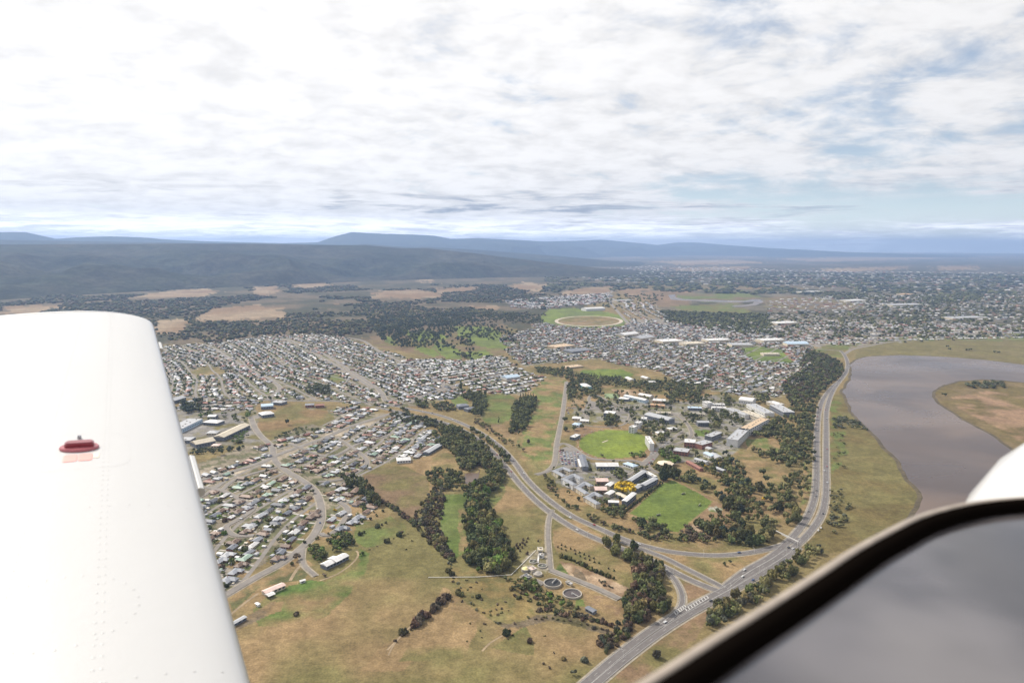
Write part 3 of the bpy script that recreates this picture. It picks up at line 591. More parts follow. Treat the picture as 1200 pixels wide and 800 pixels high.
def building(a, b, wd, h, roof='gable', col='white', wall='cream', label='', cat='building', name='building', rh=None, storeys=1, canopy=False):
    """a, b: pixel ends of the ridge line seen at roof height; wd: width in metres"""
    A_ = np.array(at(a[0], a[1], h)); B_ = np.array(at(b[0], b[1], h)); c = (A_+B_)/2; L = float(np.linalg.norm(B_-A_)); L = max(L, 6); an = math.atan2(B_[1]-A_[1], B_[0]-A_[0])
    r = link(name, None, loc=(c[0], c[1], 0), rz=an); tag(r, label, cat)
    x = L/2; y = wd/2
    wb = MB().box(-x, x, -y, y, -1, h); wo = link('wall', wb.mesh('building_wall', [M['wallo']]), r); wo.color = COL[wall]+(1,)
    rb = MB(); e = 0.6; rh = rh if rh is not None else wd*(0.16 if roof != 'flat' else 0)
    if roof == 'gable': rb.gable(-x-e, x+e, -y-e, y+e, h+0.2, rh)
    elif roof == 'hip': rb.gable(-x-e, x+e, -y-e, y+e, h+0.2, rh, hip=min(x, y))
    elif roof == 'flat':
        rb.box(-x-.3, x+.3, -y-.3, y+.3, h+0.02, h+0.35)
    elif roof == 'arch':
        n = 8
        for k in range(n):
            a0 = math.pi*k/n; a1 = math.pi*(k+1)/n
            rb.add([(-x-e, -math.cos(a0)*(y+e), h+math.sin(a0)*rh), (x+e, -math.cos(a0)*(y+e), h+math.sin(a0)*rh), (x+e, -math.cos(a1)*(y+e), h+math.sin(a1)*rh), (-x-e, -math.cos(a1)*(y+e), h+math.sin(a1)*rh)], [(0, 1, 2, 3)])
        rb.add([(-x-e, -math.cos(math.pi*k/n)*(y+e), h+math.sin(math.pi*k/n)*rh) for k in range(n+1)], [tuple(range(n+1))[::-1]]); rb.add([(x+e, -math.cos(math.pi*k/n)*(y+e), h+math.sin(math.pi*k/n)*rh) for k in range(n+1)], [tuple(range(n+1))])
    ro = link('roof', rb.mesh('building_roof', [M['roofo']]), r); ro.color = COL[col]+(1,)
    if roof == 'flat':
        pb = MB()
        for (x0, x1, y0, y1) in ((-x-.3, x+.3, -y-.3, -y), (-x-.3, x+.3, y, y+.3), (-x-.3, -x, -y, y), (x, x+.3, -y, y)): pb.box(x0, x1, y0, y1, h+.36, h+.9)
        o = link('parapet', pb.mesh('parapet', [M['trim']]), ro)
        for k in range(max(1, int(L/14))):
            u = MB().box(-1.4, 1.4, -1.1, 1.1, 0, 1.3); uo = link('roof_plant', u.mesh('roof_plant', [M['concrete']]), ro, loc=(-x+L*(k+.5)/max(1, int(L/14))+random.uniform(-2, 2), random.uniform(-y*.5, y*.5), h+.4))
    nb = max(1, int(L/5))
    fh = h/storeys
    near = math.hypot(c[0], c[1]) < 2600
    wn = None
    for s_ in range(storeys):
        z0 = s_*fh+fh*0.35; z1 = z0+min(fh*.45, 2.0)
        if near:
            for sy in (-1, 1):
                # only the long face turned to the viewer and the other one carry single windows
                for k in range(min(nb, 12)):
                    xa = -x+L*(k+.22)/min(nb, 12); xb = -x+L*(k+.78)/min(nb, 12)
                    yy0 = sy*(y+0.04)
                    if wn is None: wn = mesh('window', [(-.5, 0, -.5), (.5, 0, -.5), (.5, 0, .5), (-.5, 0, .5), (-.5, .06, -.5), (.5, .06, -.5), (.5, .06, .5), (-.5, .06, .5)], [(0, 1, 2, 3), (7, 6, 5, 4), (0, 4, 5, 1), (3, 2, 6, 7), (0, 3, 7, 4), (1, 5, 6, 2)], [M['glass']])
                    fx, fy = -math.sin(an)*sy*-1, 0
                    nx, ny = -math.sin(an)*sy, math.cos(an)*sy
                    if nx*c[0]+ny*c[1] > 0: continue
                    o = link('window', wn, r, loc=((xa+xb)/2, sy*(y+0.01), (z0+z1)/2)); o.scale = (xb-xa, sy, z1-z0)
    for t_ in np.linspace(-x, x, max(2, int(L/6))):
        mark_disc(c[0]+math.cos(an)*t_, c[1]+math.sin(an)*t_, wd/2+2, 8)
    return r
def wings(pts, wd, h, col, wall, label, cat='building', name='building', hip=True):
    P = ats(pts, h); c = P.mean(0); P = c+(P-c)*.80; wd = wd*.8; r = link(name, None, loc=(c[0], c[1], 0)); tag(r, label, cat)
    for i in range(len(P)-1):
        a, b = P[i]-c, P[i+1]-c; m = (a+b)/2; L = float(np.linalg.norm(b-a)); an = math.atan2(b[1]-a[1], b[0]-a[0]); x = L/2+wd/2-.05*i; y = wd/2-.03*i
        wb = MB().box(-x, x, -y, y, -1, h-.05*i); wo = link('wall', wb.mesh('wing_wall', [M['wallo']]), r, loc=(m[0], m[1], 0), rz=an); wo.color = COL[wall]+(1,)
        rb = MB().gable(-x-.5, x+.5, -y-.5, y+.5, h+.15+.06*i, wd*.2+.04*i, hip=wd/2); ro = link('roof', rb.mesh('wing_roof', [M['roofo']]), r, loc=(m[0], m[1], 0), rz=an); ro.color = COL[col]+(1,)
        for s_ in range(2):
            for k in range(4):
                for sy in (-1, 1):
                    nx, ny = -math.sin(an)*sy, math.cos(an)*sy
                    if nx*c[0]+ny*c[1] > 0: continue
                    wb = MB().box(-.9, .9, -.03, .03, -.7, .7); o = link('window', WINM, wo, loc=(-x+2*x*(k+.5)/4, sy*(y+.02), h*.28+s_*h*.45))
        for t_ in np.linspace(-x, x, 6): mark_disc(m[0]+c[0]+math.cos(an)*t_, m[1]+c[1]+math.sin(an)*t_, wd/2+1, 8)
    return r
WINM = MB().box(-.9, .9, -.03, .03, -.7, .7).mesh('window', [M['glass']])
G1 = 'slate grey courtyard residences beside the highway'
wings([(660, 558.5), (648, 551.5), (660, 547), (670, 551)], 11, 7, 'grey', 'cream', 'grey-roofed courtyard residence nearest the highway turn-off and car park', 'residence', 'courtyard_building')
wings([(672, 568.5), (659, 561), (673, 555), (682, 560)], 11, 8, 'grey', 'white', 'largest grey-roofed courtyard residence, second from the highway turn-off', 'residence', 'courtyard_building')
wings([(687, 579), (675, 571), (686, 564.5), (693, 568)], 11, 7, 'grey', 'cream', 'grey-roofed courtyard residence, third from the highway turn-off', 'residence', 'courtyard_building')
wings([(700, 591), (686, 582.5), (697, 576.5), (704, 580)], 11, 7, 'grey', 'cream', 'grey-roofed courtyard residence nearest the hedge of the sports field', 'residence', 'courtyard_building')
Bl = building
Bl((682, 533.5), (686, 547), 11, 8, 'gable', 'slate', 'slate', 'long slate-roofed block on the right edge of the packed car park', storeys=2)
Bl((678.5, 538), (681.5, 547), 5, 4, 'gable', 'white', 'cream', 'narrow white canopy roof over the car park edge', 'canopy')
Bl((698.5, 544), (724, 544), 22, 7, 'gable', 'white', 'slate', 'long white-roofed hall below the green oval')
Bl((698.5, 562), (712, 562), 17, 7, 'gable', 'pink', 'brown', 'pinkish-white gabled hall beside the yellow trees, the upper of two')
Bl((697, 572), (710.5, 572), 17, 7, 'gable', 'pink', 'brown', 'pinkish-white gabled hall beside the yellow trees, the lower of two')
Bl((712, 569), (717, 565), 9, 5, 'gable', 'white', 'cream', 'small white-roofed annexe between the pinkish hall and yellow trees')
Bl((711, 579), (718, 575), 9, 5, 'gable', 'white', 'cream', 'small white-roofed annexe below the yellow trees')
Bl((713, 587), (725, 587.5), 9, 7, 'gable', 'white', 'slate', 'low white-roofed wing closest to the sports field hedge')
Bl((724, 577.5), (734, 582.5), 9, 6, 'gable', 'cream', 'slate', 'cream-roofed wing directly under the yellow trees')
Bl((731.5, 587), (743, 577.5), 8, 9, 'gable', 'white', 'slate', 'white-roofed wing running along the sports field hedge', storeys=2)
Bl((737, 563), (755, 551.5), 9, 9, 'gable', 'light', 'slate', 'long pale grey residence wing above the yellow trees', storeys=2)
Bl((757, 552.5), (768, 558.5), 8, 8, 'flat', 'white', 'slate', 'short white link wing closing the residence court')
Bl((753, 568), (768, 560), 10, 9, 'gable', 'light', 'slate', 'pale grey residence wing beside the hedge corner of the sports field', storeys=2)
Bl((744, 571.5), (751, 567.5), 10, 7, 'gable', 'light', 'slate', 'short pale grey wing right of the yellow trees')
Bl((733, 542), (745, 546), 14, 5, 'hip', 'blue', 'white', 'pale blue-white clustered roofs right of the long white hall')
Bl((790.5, 526), (807, 528), 24, 8, 'flat', 'light', 'red', 'square grey flat-roofed library block', storeys=2)
Bl((802, 516), (815, 517), 26, 10, 'flat', 'white', 'red', 'white flat-roofed teaching block with brick walls', storeys=2)
Bl((818, 520), (830, 516.5), 20, 10, 'flat', 'light', 'red', 'pale flat-roofed teaching block right of the white-roofed brick one', storeys=2)
Bl((830, 511), (842, 506), 16, 10, 'flat', 'light', 'slate', 'narrow pale flat-roofed block between teaching block and the terraced building', storeys=2)
Bl((829, 524), (834, 526), 12, 6, 'gable', 'light', 'cream', 'small pale building among trees behind the brick teaching blocks')
Bl((827, 530), (836, 534), 12, 6, 'gable', 'blue', 'white', 'pale blue-grey roofed building amid campus trees')
Bl((835, 531), (843, 536), 14, 6, 'gable', 'light', 'white', 'wide pale roofed building on the right edge of campus trees')
Bl((815, 537), (829, 541), 9, 6, 'arch', 'light', 'white', 'curved pale roof above the red-roofed row')
Bl((806, 540), (822, 549), 8, 5, 'gable', 'red', 'red', 'long low red-brick row beside the small lawn')
Bl((838, 547), (849, 551), 9, 5, 'gable', 'light', 'slate', 'pale roofed house cluster under the dark campus trees')
Bl((758.5, 511), (764, 520), 9, 14, 'flat', 'white', 'white', 'tall narrow white block at the right end of the oval', storeys=4)
Bl((769, 506.5), (779, 506), 14, 6, 'hip', 'white', 'cream', 'white-roofed lodge among trees right of the white tower block')
Bl((783, 502), (792, 501), 14, 6, 'hip', 'white', 'cream', 'small white-roofed lodge beside the ring road')
Bl((739, 499), (745, 500), 18, 13, 'flat', 'white', 'white', 'front block of the stepped white residence by the oval', storeys=4)
Bl((745, 494), (751, 495), 18, 13, 'flat', 'white', 'white', 'middle block of the stepped white residence by the oval', storeys=4)
Bl((751.5, 489.5), (758, 490), 18, 13, 'flat', 'white', 'white', 'rear block of the stepped white residence by the oval', storeys=4)
Bl((759, 485), (787, 491.5), 24, 9, 'arch', 'light', 'slate', 'large vaulted grey gymnasium roof above the oval', rh=4)
Bl((769, 483), (786, 483.5), 12, 5, 'flat', 'cream', 'cream', 'long cream flat roof behind the vaulted gymnasium')
Bl((708.5, 482.5), (721, 483.5), 26, 9, 'flat', 'white', 'slate', 'square white flat-roofed block set in dark trees above the oval', storeys=3)
Bl((671, 489), (681, 489.5), 18, 5, 'hip', 'white', 'cream', 'white-roofed cluster left of the oval, upper roof')
Bl((680, 492), (690, 492.5), 16, 5, 'hip', 'white', 'cream', 'white-roofed cluster left of the oval, right roof')
Bl((672, 496), (680, 497), 18, 5, 'hip', 'blue', 'white', 'pale blue roof below the white cluster left of the oval')
Bl((671, 510), (677, 511), 26, 6, 'flat', 'white', 'slate', 'square white pavilion at the left end of the oval', 'pavilion')
Bl((733, 463), (758, 468.5), 16, 8, 'gable', 'white', 'blue', 'long white-roofed sheds with blue end wall near the pine avenue')
Bl((726, 466), (737, 467), 20, 6, 'hip', 'white', 'slate', 'white hipped roofs left of the long white sheds')
Bl((750, 461.5), (764, 464), 20, 6, 'gable', 'white', 'cream', 'white gabled building right of the long sheds')
Bl((765, 468), (780, 469), 26, 6, 'flat', 'white', 'orange', 'white flat roof with orange brick walls')
Bl((762, 473.5), (779, 475), 14, 5, 'flat', 'orange', 'orange', 'orange-tinted low roof below the brick-walled building')
Bl((683, 449.5), (689, 453), 22, 8, 'hip', 'white', 'teal', 'steep white and teal roof in the trees beside the grass strip')
Bl((735, 442), (741, 445), 16, 6, 'gable', 'white', 'cream', 'white roof at the left of the school ring')
Bl((753, 441), (760, 443), 16, 6, 'gable', 'white', 'cream', 'white roof at the top of the school ring')
Bl((754, 447), (768, 447), 14, 6, 'hip', 'white', 'cream', 'white roof at the bottom of the school ring')
Bl((834, 473), (849, 473.5), 14, 9, 'flat', 'white', 'white', 'upper white slab roof of the row beside the dark trees', storeys=2)
Bl((834, 477), (851, 477.5), 14, 9, 'flat', 'white', 'white', 'lower white slab roof of the row beside the dark trees', storeys=2)
Bl((826, 470), (832, 472), 16, 12, 'flat', 'white', 'white', 'small white cube building left of the slab roofs', storeys=2)
Bl((806, 477), (822, 477.5), 18, 6, 'flat', 'blue', 'slate', 'pale blue low roof left of the white slabs')
Bl((803, 483.5), (826, 485), 8, 5, 'flat', 'cream', 'cream', 'thin cream covered walkway roof')
Bl((817, 494), (830, 494), 16, 9, 'gable', 'light', 'dark', 'pale mauve roof over dark windows in the middle of campus trees', storeys=2)
Bl((868, 467), (884, 469), 34, 9, 'arch', 'white', 'white', 'large white rounded roof at the top of campus', rh=5)
Bl((853, 478), (877, 486), 22, 9, 'flat', 'light', 'white', 'broad pale flat roof left of the terrace building', storeys=2)
Bl((872, 481), (893, 489), 20, 10, 'flat', 'cream', 'cream', 'cream flat roof stepping down to the terrace building', storeys=2)
Bl((880, 473), (902, 484), 24, 9, 'flat', 'light', 'white', 'long pale green-grey roof behind the terrace building')
Bl((870, 503.5), (896, 490), 20, 15, 'flat', 'tan', 'white', 'long tan-roofed terrace building on the campus edge', storeys=4)
Bl((858, 515), (872, 502), 22, 15, 'flat', 'light', 'white', 'pale grey front wing of the long terrace building', storeys=4)
Bl((908, 474), (925, 483), 26, 12, 'flat', 'light', 'slate', 'pale grey warehouse-like block beside the belt of dark trees', storeys=2)
Bl((902, 470), (915, 474), 22, 8, 'flat', 'white', 'cream', 'white roof uphill of the grey warehouse-like block')
# hipped octagonal beige pavilion
x, y = at(780, 542, 6); r = link('pavilion', None, loc=(x, y, 0)); tag(r, 'beige octagonal pavilion roof above the corner of the sports field', 'pavilion')
o = link('wall', MB().cyl(0, 0, -1, 5.5, 14, 14, 8).mesh('octagon_wall', [M['wallo']]), r); o.color = COL['brown']+(1,)
o = link('roof', MB().cyl(0, 0, 5.55, 9.0, 16, 4, 8).mesh('octagon_roof', [M['roofo']]), r); o.color = (0.66, 0.55, 0.43, 1); mark_disc(x, y, 17, 8)
# left industrial group, school and paddock homestead
Bl((256, 512), (287, 497.5), 24, 8, 'gable', 'cream', 'slate', 'very long cream-roofed factory shed by the wing', 'factory', 'factory_shed')
Bl((226, 519), (249, 514.5), 30, 8, 'gable', 'cream', 'slate', 'wide cream-roofed factory shed nearest the wing', 'factory', 'factory_shed')
Bl((205, 502), (229, 490.5), 34, 9, 'flat', 'light', 'blue', 'grey flat-roofed factory with blue-grey front wall', 'factory', 'factory_shed')
Bl((242, 493), (259, 494), 26, 6, 'hip', 'white', 'slate', 'white-roofed workshop between factory and long shed', 'workshop', 'workshop')
Bl((245, 487), (254, 487), 18, 6, 'gable', 'white', 'slate', 'small white workshop behind the white-roofed one', 'workshop', 'workshop')
Bl((244, 506), (256, 506), 20, 5, 'hip', 'light', 'cream', 'pale speckled roof inside the factory yard', 'workshop', 'workshop')
Bl((212, 514), (226, 514), 26, 6, 'flat', 'light', 'slate', 'low pale roof half hidden behind the wing edge', 'workshop', 'workshop')
Bl((249, 521), (258, 521), 14, 5, 'hip', 'pink', 'cream', 'small pink-grey roof at the foot of the cream sheds', 'workshop', 'workshop')
Bl((306, 475.5), (320, 474.5), 26, 7, 'arch', 'blue', 'slate', 'pale blue curved hall beside the dry paddock', 'hall', 'school_hall', rh=4)
Bl((305, 485), (319, 483), 30, 7, 'hip', 'white', 'slate', 'bright white hall at the corner of the dry paddock', 'hall', 'school_hall')
Bl((321, 470), (333, 471), 24, 6, 'flat', 'light', 'slate', 'pale low block behind the bright white hall')
Bl((200, 469), (213, 465), 26, 8, 'gable', 'light', 'slate', 'pale warehouse beside the wing above the factories', 'warehouse', 'warehouse')
Bl((358, 474), (368, 473.5), 16, 6, 'gable', 'grey', 'red', 'dark roofed hall on the top corner of the dry paddock')
Bl((370, 474.5), (380, 474), 14, 6, 'gable', 'red', 'red', 'red-roofed hall on the top corner of the dry paddock')
Bl((499, 530), (515, 520.5), 13, 5, 'gable', 'light', 'slate', 'long pale grey farm shed at the edge of the creek grove', 'shed', 'farm_shed')
Bl((465, 538), (481, 537), 20, 5, 'hip', 'white', 'white', 'wide white house with folded roofs at the paddock edge', 'house', 'large_house')
Bl((536, 475), (548, 474), 24, 8, 'hip', 'slate', 'slate', 'large slate-roofed mansion in trees above the highway', 'mansion', 'large_house')
Bl((546, 479), (556, 477), 18, 7, 'hip', 'slate', 'slate', 'slate-roofed mansion wing nearest the highway', 'mansion', 'large_house')
Bl((590, 442), (606, 440), 34, 6, 'gable', 'blue', 'white', 'pale blue warehouse roof among dense white-roofed houses', 'warehouse', 'warehouse')
Bl((646, 406), (668, 403.5), 60, 6, 'flat', 'tan', 'tan', 'tan flat-roofed depot beyond the grass strip', 'depot', 'warehouse')
Bl((665, 411), (690, 408.5), 60, 6, 'flat', 'slate', 'slate', 'dark grey flat-roofed depot beside the tan one', 'depot', 'warehouse')
Bl((662, 430), (680, 428), 34, 4, 'flat', 'tan', 'tan', 'low tan yard building left of the small green field', 'depot', 'warehouse')
Bl((684, 361.5), (706, 360.5), 60, 14, 'gable', 'white', 'white', 'white grandstand on the far side of the racecourse', 'grandstand', 'grandstand', rh=6)
Bl((893, 414), (912, 414), 34, 7, 'flat', 'cream', 'cream', 'cream grandstand beside the far green oval', 'grandstand', 'grandstand')
for (a, b, wd, c, lb) in (((727, 392), (744, 390), 50, 'white', 'white warehouse nearest the racecourse end'), ((745, 396), (762, 394), 50, 'light', 'pale warehouse right of the racecourse'), ((772, 399), (796, 398), 70, 'white', 'white long warehouse above the east suburb'),
                          ((800, 402), (822, 401), 60, 'cream', 'cream warehouse in the industrial strip'), ((826, 398), (852, 397), 60, 'white', 'broad white warehouse left of the far oval'), ((855, 403), (880, 403), 60, 'light', 'pale warehouse directly above the far oval'),
                          ((890, 398), (915, 397), 60, 'white', 'white warehouse right of the wooded belt'), ((920, 402), (945, 402), 50, 'blue', 'pale blue warehouse nearest the interchange'), ((905, 378), (930, 377), 80, 'white', 'white warehouse near the far bank'), ((990, 352), (1010, 351), 90, 'white', 'white works building left of the red one'),
                          ((1056, 344.5), (1066, 344), 90, 'orange', 'orange-red large building in the far town'), ((936, 342), (960, 341), 90, 'white', 'white long building beyond the river flats'), ((1040, 357), (1075, 356), 90, 'light', 'pale long building in the far town'), ((1110, 372), (1150, 371), 80, 'light', 'pale long shed above the far green shore'), ((720, 352), (740, 351), 60, 'light', 'pale shed beyond the racecourse')):
    Bl(a, b, wd, 9, 'flat' if wd > 55 else 'gable', c, 'cream', lb, 'warehouse', 'warehouse')
# homestead with clipped parts
r = Bl((379, 662), (405, 649.5), 12, 5, 'gable', 'white', 'slate', 'long white homestead with projecting centre in the green paddock corner', 'homestead', 'homestead')
o = link('porch_roof', MB().gable(-5, 5, -9, 9, 6.3, 2.0).mesh('porch_roof', [M['roofo']]), r); o.color = COL['white']+(1,)
r = Bl((309, 693.5), (332, 684), 9, 4, 'gable', 'pink', 'cream', 'long pink-roofed house on the verge below the curved street', 'house', 'farm_house')
o = link('annexe_roof', MB().gable(-14, -5, -13, -4, 3.5, 1.2).mesh('annexe_roof', [M['roofo']]), r); o.color = COL['white']+(1,)
Bl((271, 731), (287, 722), 5, 3, 'gable', 'light', 'slate', 'narrow grey shed beside the wing in the paddock corner', 'shed', 'farm_shed')
Bl((352, 680.5), (357, 679), 3, 2.5, 'gable', 'white', 'white', 'tiny white shed on the paddock fence', 'shed', 'farm_shed')
Bl((300.5, 706), (303.5, 708), 3, 2.5, 'gable', 'white', 'white', 'tiny white hut below the pink-roofed house', 'shed', 'farm_shed')

# ------------------------------------------------------------------ treatment works
def tank(px, py, r_, h, label, wcol, arm=True, rimcol='concrete', dome=None):
    x, y = at(px, py, h); t = link('settling_tank', None, loc=(x, y, 0)); tag(t, label, 'tank')
    n = 40; V = []; Fc = []
    for rr, z in ((r_+1.0, -1), (r_+1.0, h), (r_, h), (r_, h-1.4)):
        for k in range(n): a = 2*math.pi*k/n; V.append((rr*math.cos(a), rr*math.sin(a), z))
    for q in range(3):
        for k in range(n): Fc.append((q*n+k, q*n+(k+1) % n, (q+1)*n+(k+1) % n, (q+1)*n+k))
    link('rim', mesh('tank_rim', V, Fc, [M[rimcol]]), t)
    if dome: 
        o = link('cover', MB().cyl(0, 0, h-.2, h+r_*.35, r_*.98, r_*.35, 20).mesh('tank_cover', [dome]), t)
    else:
        link('liquid', MB().cyl(0, 0, h-1.6, h-1.3, r_-.02, r_-.02, n).mesh('tank_liquid', [wcol]), t)
        link('centre_column', MB().cyl(0, 0, h-1.3, h+.5, .8, .8, 10).mesh('centre_column', [M['trim']]), t)
    if arm:
        a_ = link('scraper_bridge', MB().box(0, r_+.5, -.5, .5, h+.1, h+.5).box(0, r_+.5, -.5, -.42, h+.5, h+1.3).mesh('scraper_bridge', [M['trim']]), t); a_.rotation_euler = (0, 0, arm)
    mark_disc(x, y, r_+2, 12)
dk = mat('filter_bed_stone', (0.035, 0.035, 0.036), 0.9, noise=[(1/0.8, .3)]); dk2 = mat('dark_sewage', (0.075, 0.062, 0.062), 0.6, noise=[(1/2, .15)])
yl = mat('yellow_cover', (0.70, 0.62, 0.28), 0.6); gw = mat('tank_water', (0.09, 0.095, 0.07), 0.3)
tank(647.5, 682, 9.8, 3.0, 'large round tank with near-black bed, left of the two at the treatment works', dk, R(60))
tank(670.6, 694.5, 10.2, 2.0, 'large round brown-grey tank with white scraper arm, right of the two', dk2, R(-52))
tank(625, 657, 4.8, 1.5, 'small round open tank, left of the small pair', gw, R(40)); tank(635.6, 662, 5.2, 1.5, 'small round open tank, right of the small pair', gw, R(10))
tank(616, 665.5, 4.5, 3.5, 'small tank with pale yellow domed cover', gw, None, dome=yl); tank(630, 671, 4.8, 2.5, 'small beige capped tank beside the access road', gw, None, dome=M['concrete'])
Bl((621, 664), (626, 667), 8, 5, 'flat', 'pink', 'cream', 'pinkish pump house between the small tanks', 'pump house', 'pump_house')
Bl((615, 673), (621, 676), 6, 4, 'flat', 'dark', 'slate', 'dark flat-roofed store at the treatment works car park', 'store', 'pump_house')
Bl((630, 643), (636, 643), 9, 5, 'flat', 'cream', 'cream', 'cream inlet building at the top of the treatment works', 'inlet works', 'pump_house')
Bl((632, 649), (637, 650), 5, 4, 'flat', 'white', 'white', 'small white block below the inlet building', 'inlet works', 'pump_house')
Bl((688, 711), (697, 716), 6, 3.5, 'gable', 'slate', 'slate', 'dark slatted shed near the ditch', 'shed', 'farm_shed')
Bl((664, 681), (670, 684), 3.5, 3, 'flat', 'light', 'cream', 'small pump hut above the brown tank', 'pump house', 'pump_house')
# concrete channel linking inlet and tanks
P = np.array([at(632, 646), at(631, 654), at(630, 660)]); v, f_ = ribbon(P, 2.2, 0.9); tag(link('concrete_channel', mesh('concrete_channel', v, f_, [M['trim']])), 'pale concrete channel from inlet building down to the small tanks', 'channel')
# white pipe across the paddock
def pole_line(name, pts, r_, z, m, label, cat):
    P = ats(pts); mb = MB()
    for a, b in zip(P[:-1], P[1:]):
        d = b-a; L = np.linalg.norm(d); d = d/L; n_ = np.array([-d[1], d[0]])*r_
        V = []
        for q in (a, b):
            for s_, zz in ((-1, z-r_), (1, z-r_), (1, z+r_), (-1, z+r_)): V.append((q[0]+n_[0]*s_, q[1]+n_[1]*s_, zz))
        mb.add(V, [(0, 1, 5, 4), (1, 2, 6, 5), (2, 3, 7, 6), (3, 0, 4, 7), (0, 3, 2, 1), (4, 5, 6, 7)])
    root = link(name, None, loc=(P[0][0], P[0][1], 0)); tag(root, label, cat)
    me = mb.mesh('pipe', [m]); o = link('pipe', me, root); o.location = (-P[0][0], -P[0][1], 0)
    L = sum(np.linalg.norm(b-a) for a, b in zip(P[:-1], P[1:])); pm = MB().box(-.3, .3, -.3, .3, 0, z-r_).mesh('support', [M['concrete']])
    for a, b in zip(P[:-1], P[1:]):
        k = max(2, int(np.linalg.norm(b-a)/18))
        for q in range(k): c = a+(b-a)*q/k; link('support', pm, root, loc=(c[0]-P[0][0], c[1]-P[0][1], 0))
pole_line('pipeline', [(502, 677), (560, 676.5), (599, 674)], 0.26, 1.0, M['trim'], 'long thin white pipe crossing the creek and paddock left of the works', 'pipeline')
pole_line('pipeline', [(599, 674), (612, 661), (628, 645)], 0.26, 0.9, M['trim'], 'thin pale pipe running up beside the grove to the inlet building', 'pipeline')

# ------------------------------------------------------------------ landmarks used in the labels
for ph, a, b in (('the bend of the curved street', 375, 605), ('the long white homestead', 390, 657), ('the pink-roofed house', 320, 690), ('the foot of the curved street', 275, 693), ('the T-junction under the pale strip', 333, 535),
                 ('the looping court', 290, 615), ('the wing edge', 240, 600), ('the green-roofed houses by the paddock', 405, 590), ('the red roofs inside the bend', 350, 615), ('the scrubby paddock hedge', 425, 590),
                 ('the brown paddock corner', 430, 565), ('the start of the curved street', 345, 560), ('the top of the looping court', 270, 575), ('the wide white house', 470, 545), ('the farm shed', 500, 535), ('the strip road', 400, 510),
                 ('the dry paddock', 360, 505), ('the cream factory sheds', 260, 530), ('the middle of the left suburb', 310, 580), ('the lower left houses', 262, 665), ('the last houses above the paddock', 330, 645), ('the strip road end', 455, 500), ('the creek grove corner', 480, 520),
                 ('the pond', 548, 560), ('the centre of the creek grove', 560, 620), ('the foot of the creek grove', 575, 660), ('the top of the creek grove', 560, 545), ('the scrub belt', 510, 600), ('the small round tanks', 630, 660), ('the two large tanks', 660, 690), ('the ramp grove', 760, 690), ('the grove behind the slip lane', 740, 655), ('the ditch shed', 692, 712),
                 ('the highway turn-off', 640, 555), ('the courtyard residences', 675, 575), ('the near corner of the sports field', 740, 605), ('the sand patch', 816, 618), ('the right side of the sports field', 850, 590), ('the far side of the sports field', 800, 560), ('the small dry field', 870, 575), ('the gantry', 915, 628), ('the marsh edge', 985, 600), ('the roadside trees by the window frame', 880, 690), ('the foot of the main road', 700, 770), ('the junction', 850, 690), ('the lone paddock bushes', 450, 745), ('the paddock fence', 450, 630), ('the oval', 720, 520), ('the yellow trees', 732, 572), ('the terrace building', 880, 505), ('the white tower block', 763, 515)):
    landmark(ph, a, b)
ORD = ['nearest', 'second nearest', 'third nearest', 'fourth nearest', 'fifth nearest', 'sixth nearest', 'seventh nearest', 'eighth nearest', 'ninth nearest', 'tenth nearest', 'eleventh nearest', 'twelfth nearest']
LX = np.array([(a, b) for _, a, b in LAND])
def name_by_place(items, fmt):
    """items: (object, descriptor, x, y); gives each the label '<descriptor>, n-th nearest <landmark>'"""
    g = {}
    for o, d, x, y in items:
        k = int(np.argmin((LX[:, 0]-x)**2+(LX[:, 1]-y)**2)); g.setdefault((d, k), []).append((math.hypot(LX[k, 0]-x, LX[k, 1]-y), o))
    for (d, k), L in g.items():
        L.sort(key=lambda q: q[0])
        for i, (_, o) in enumerate(L):
            od = ORD[i] if i < 12 else f'{i+1}th nearest'
            o['label'] = fmt.format(d, (od if len(L) > 1 else 'near')+(' to' if len(L) > 1 else ''), LAND[k][0])

# ------------------------------------------------------------------ houses
def house_parts(kind):
    L = {0: 17, 1: 14, 2: 19, 3: 15, 4: 20, 5: 12}[kind]; wd = {0: 9, 1: 9.5, 2: 8.5, 3: 10, 4: 9, 5: 8}[kind]; x = L/2; y = wd/2
    wl = MB().box(-x, x, -y, y, -.5, 2.7); rf = MB(); hip = y if kind in (0, 2, 3, 4) else 0
    rf.gable(-x-.6, x+.6, -y-.6, y+.6, 2.75, 2.1, hip=hip)
    if kind in (0, 3):       # L-shaped wing
        wl.box(x-8, x-1, -y-5, -y+.5, -.5, 2.65); V = rf
        v0 = MB().gable(-y-6, 0, -4, 4, 2.78, 1.9, hip=3.5)
        V.add([(x-4.5-q[1], q[0]+0.0, q[2]) for q in v0.V], v0.F)
    if kind == 4: wl.box(-x+1, -x+7, y-.5, y+5, -.5, 2.65); v0 = MB().gable(0, y+5.5, -3.5, 3.5, 2.78, 1.8, hip=0); rf.add([(-x+4-q[1], q[0], q[2]) for q in v0.V], v0.F)
    return wl.mesh('house_wall', [M['wallo']]), rf.mesh('house_roof', [M['roofo']]), L, wd
HP = [house_parts(k) for k in range(6)]
CHM = MB().box(-.4, .4, -.4, .4, 0, 1.8).mesh('chimney', [M['wallo']])
SHM_W = MB().box(-2.5, 2.5, -1.8, 1.8, -.3, 2.2).mesh('shed_wall', [M['wallo']]); SHM_R = MB().gable(-2.8, 2.8, -2.1, 2.1, 2.22, .6).mesh('shed_roof', [M['roofo']])
DOORM = MB().box(-.5, .5, -.04, .04, 0, 2.1).mesh('door', [M['trim']])
ROOFS_NEAR = [('brown', .31), ('slate', .19), ('light', .12), ('white', .07), ('red', .04), ('green', .05), ('dark', .09), ('grey', .13)]
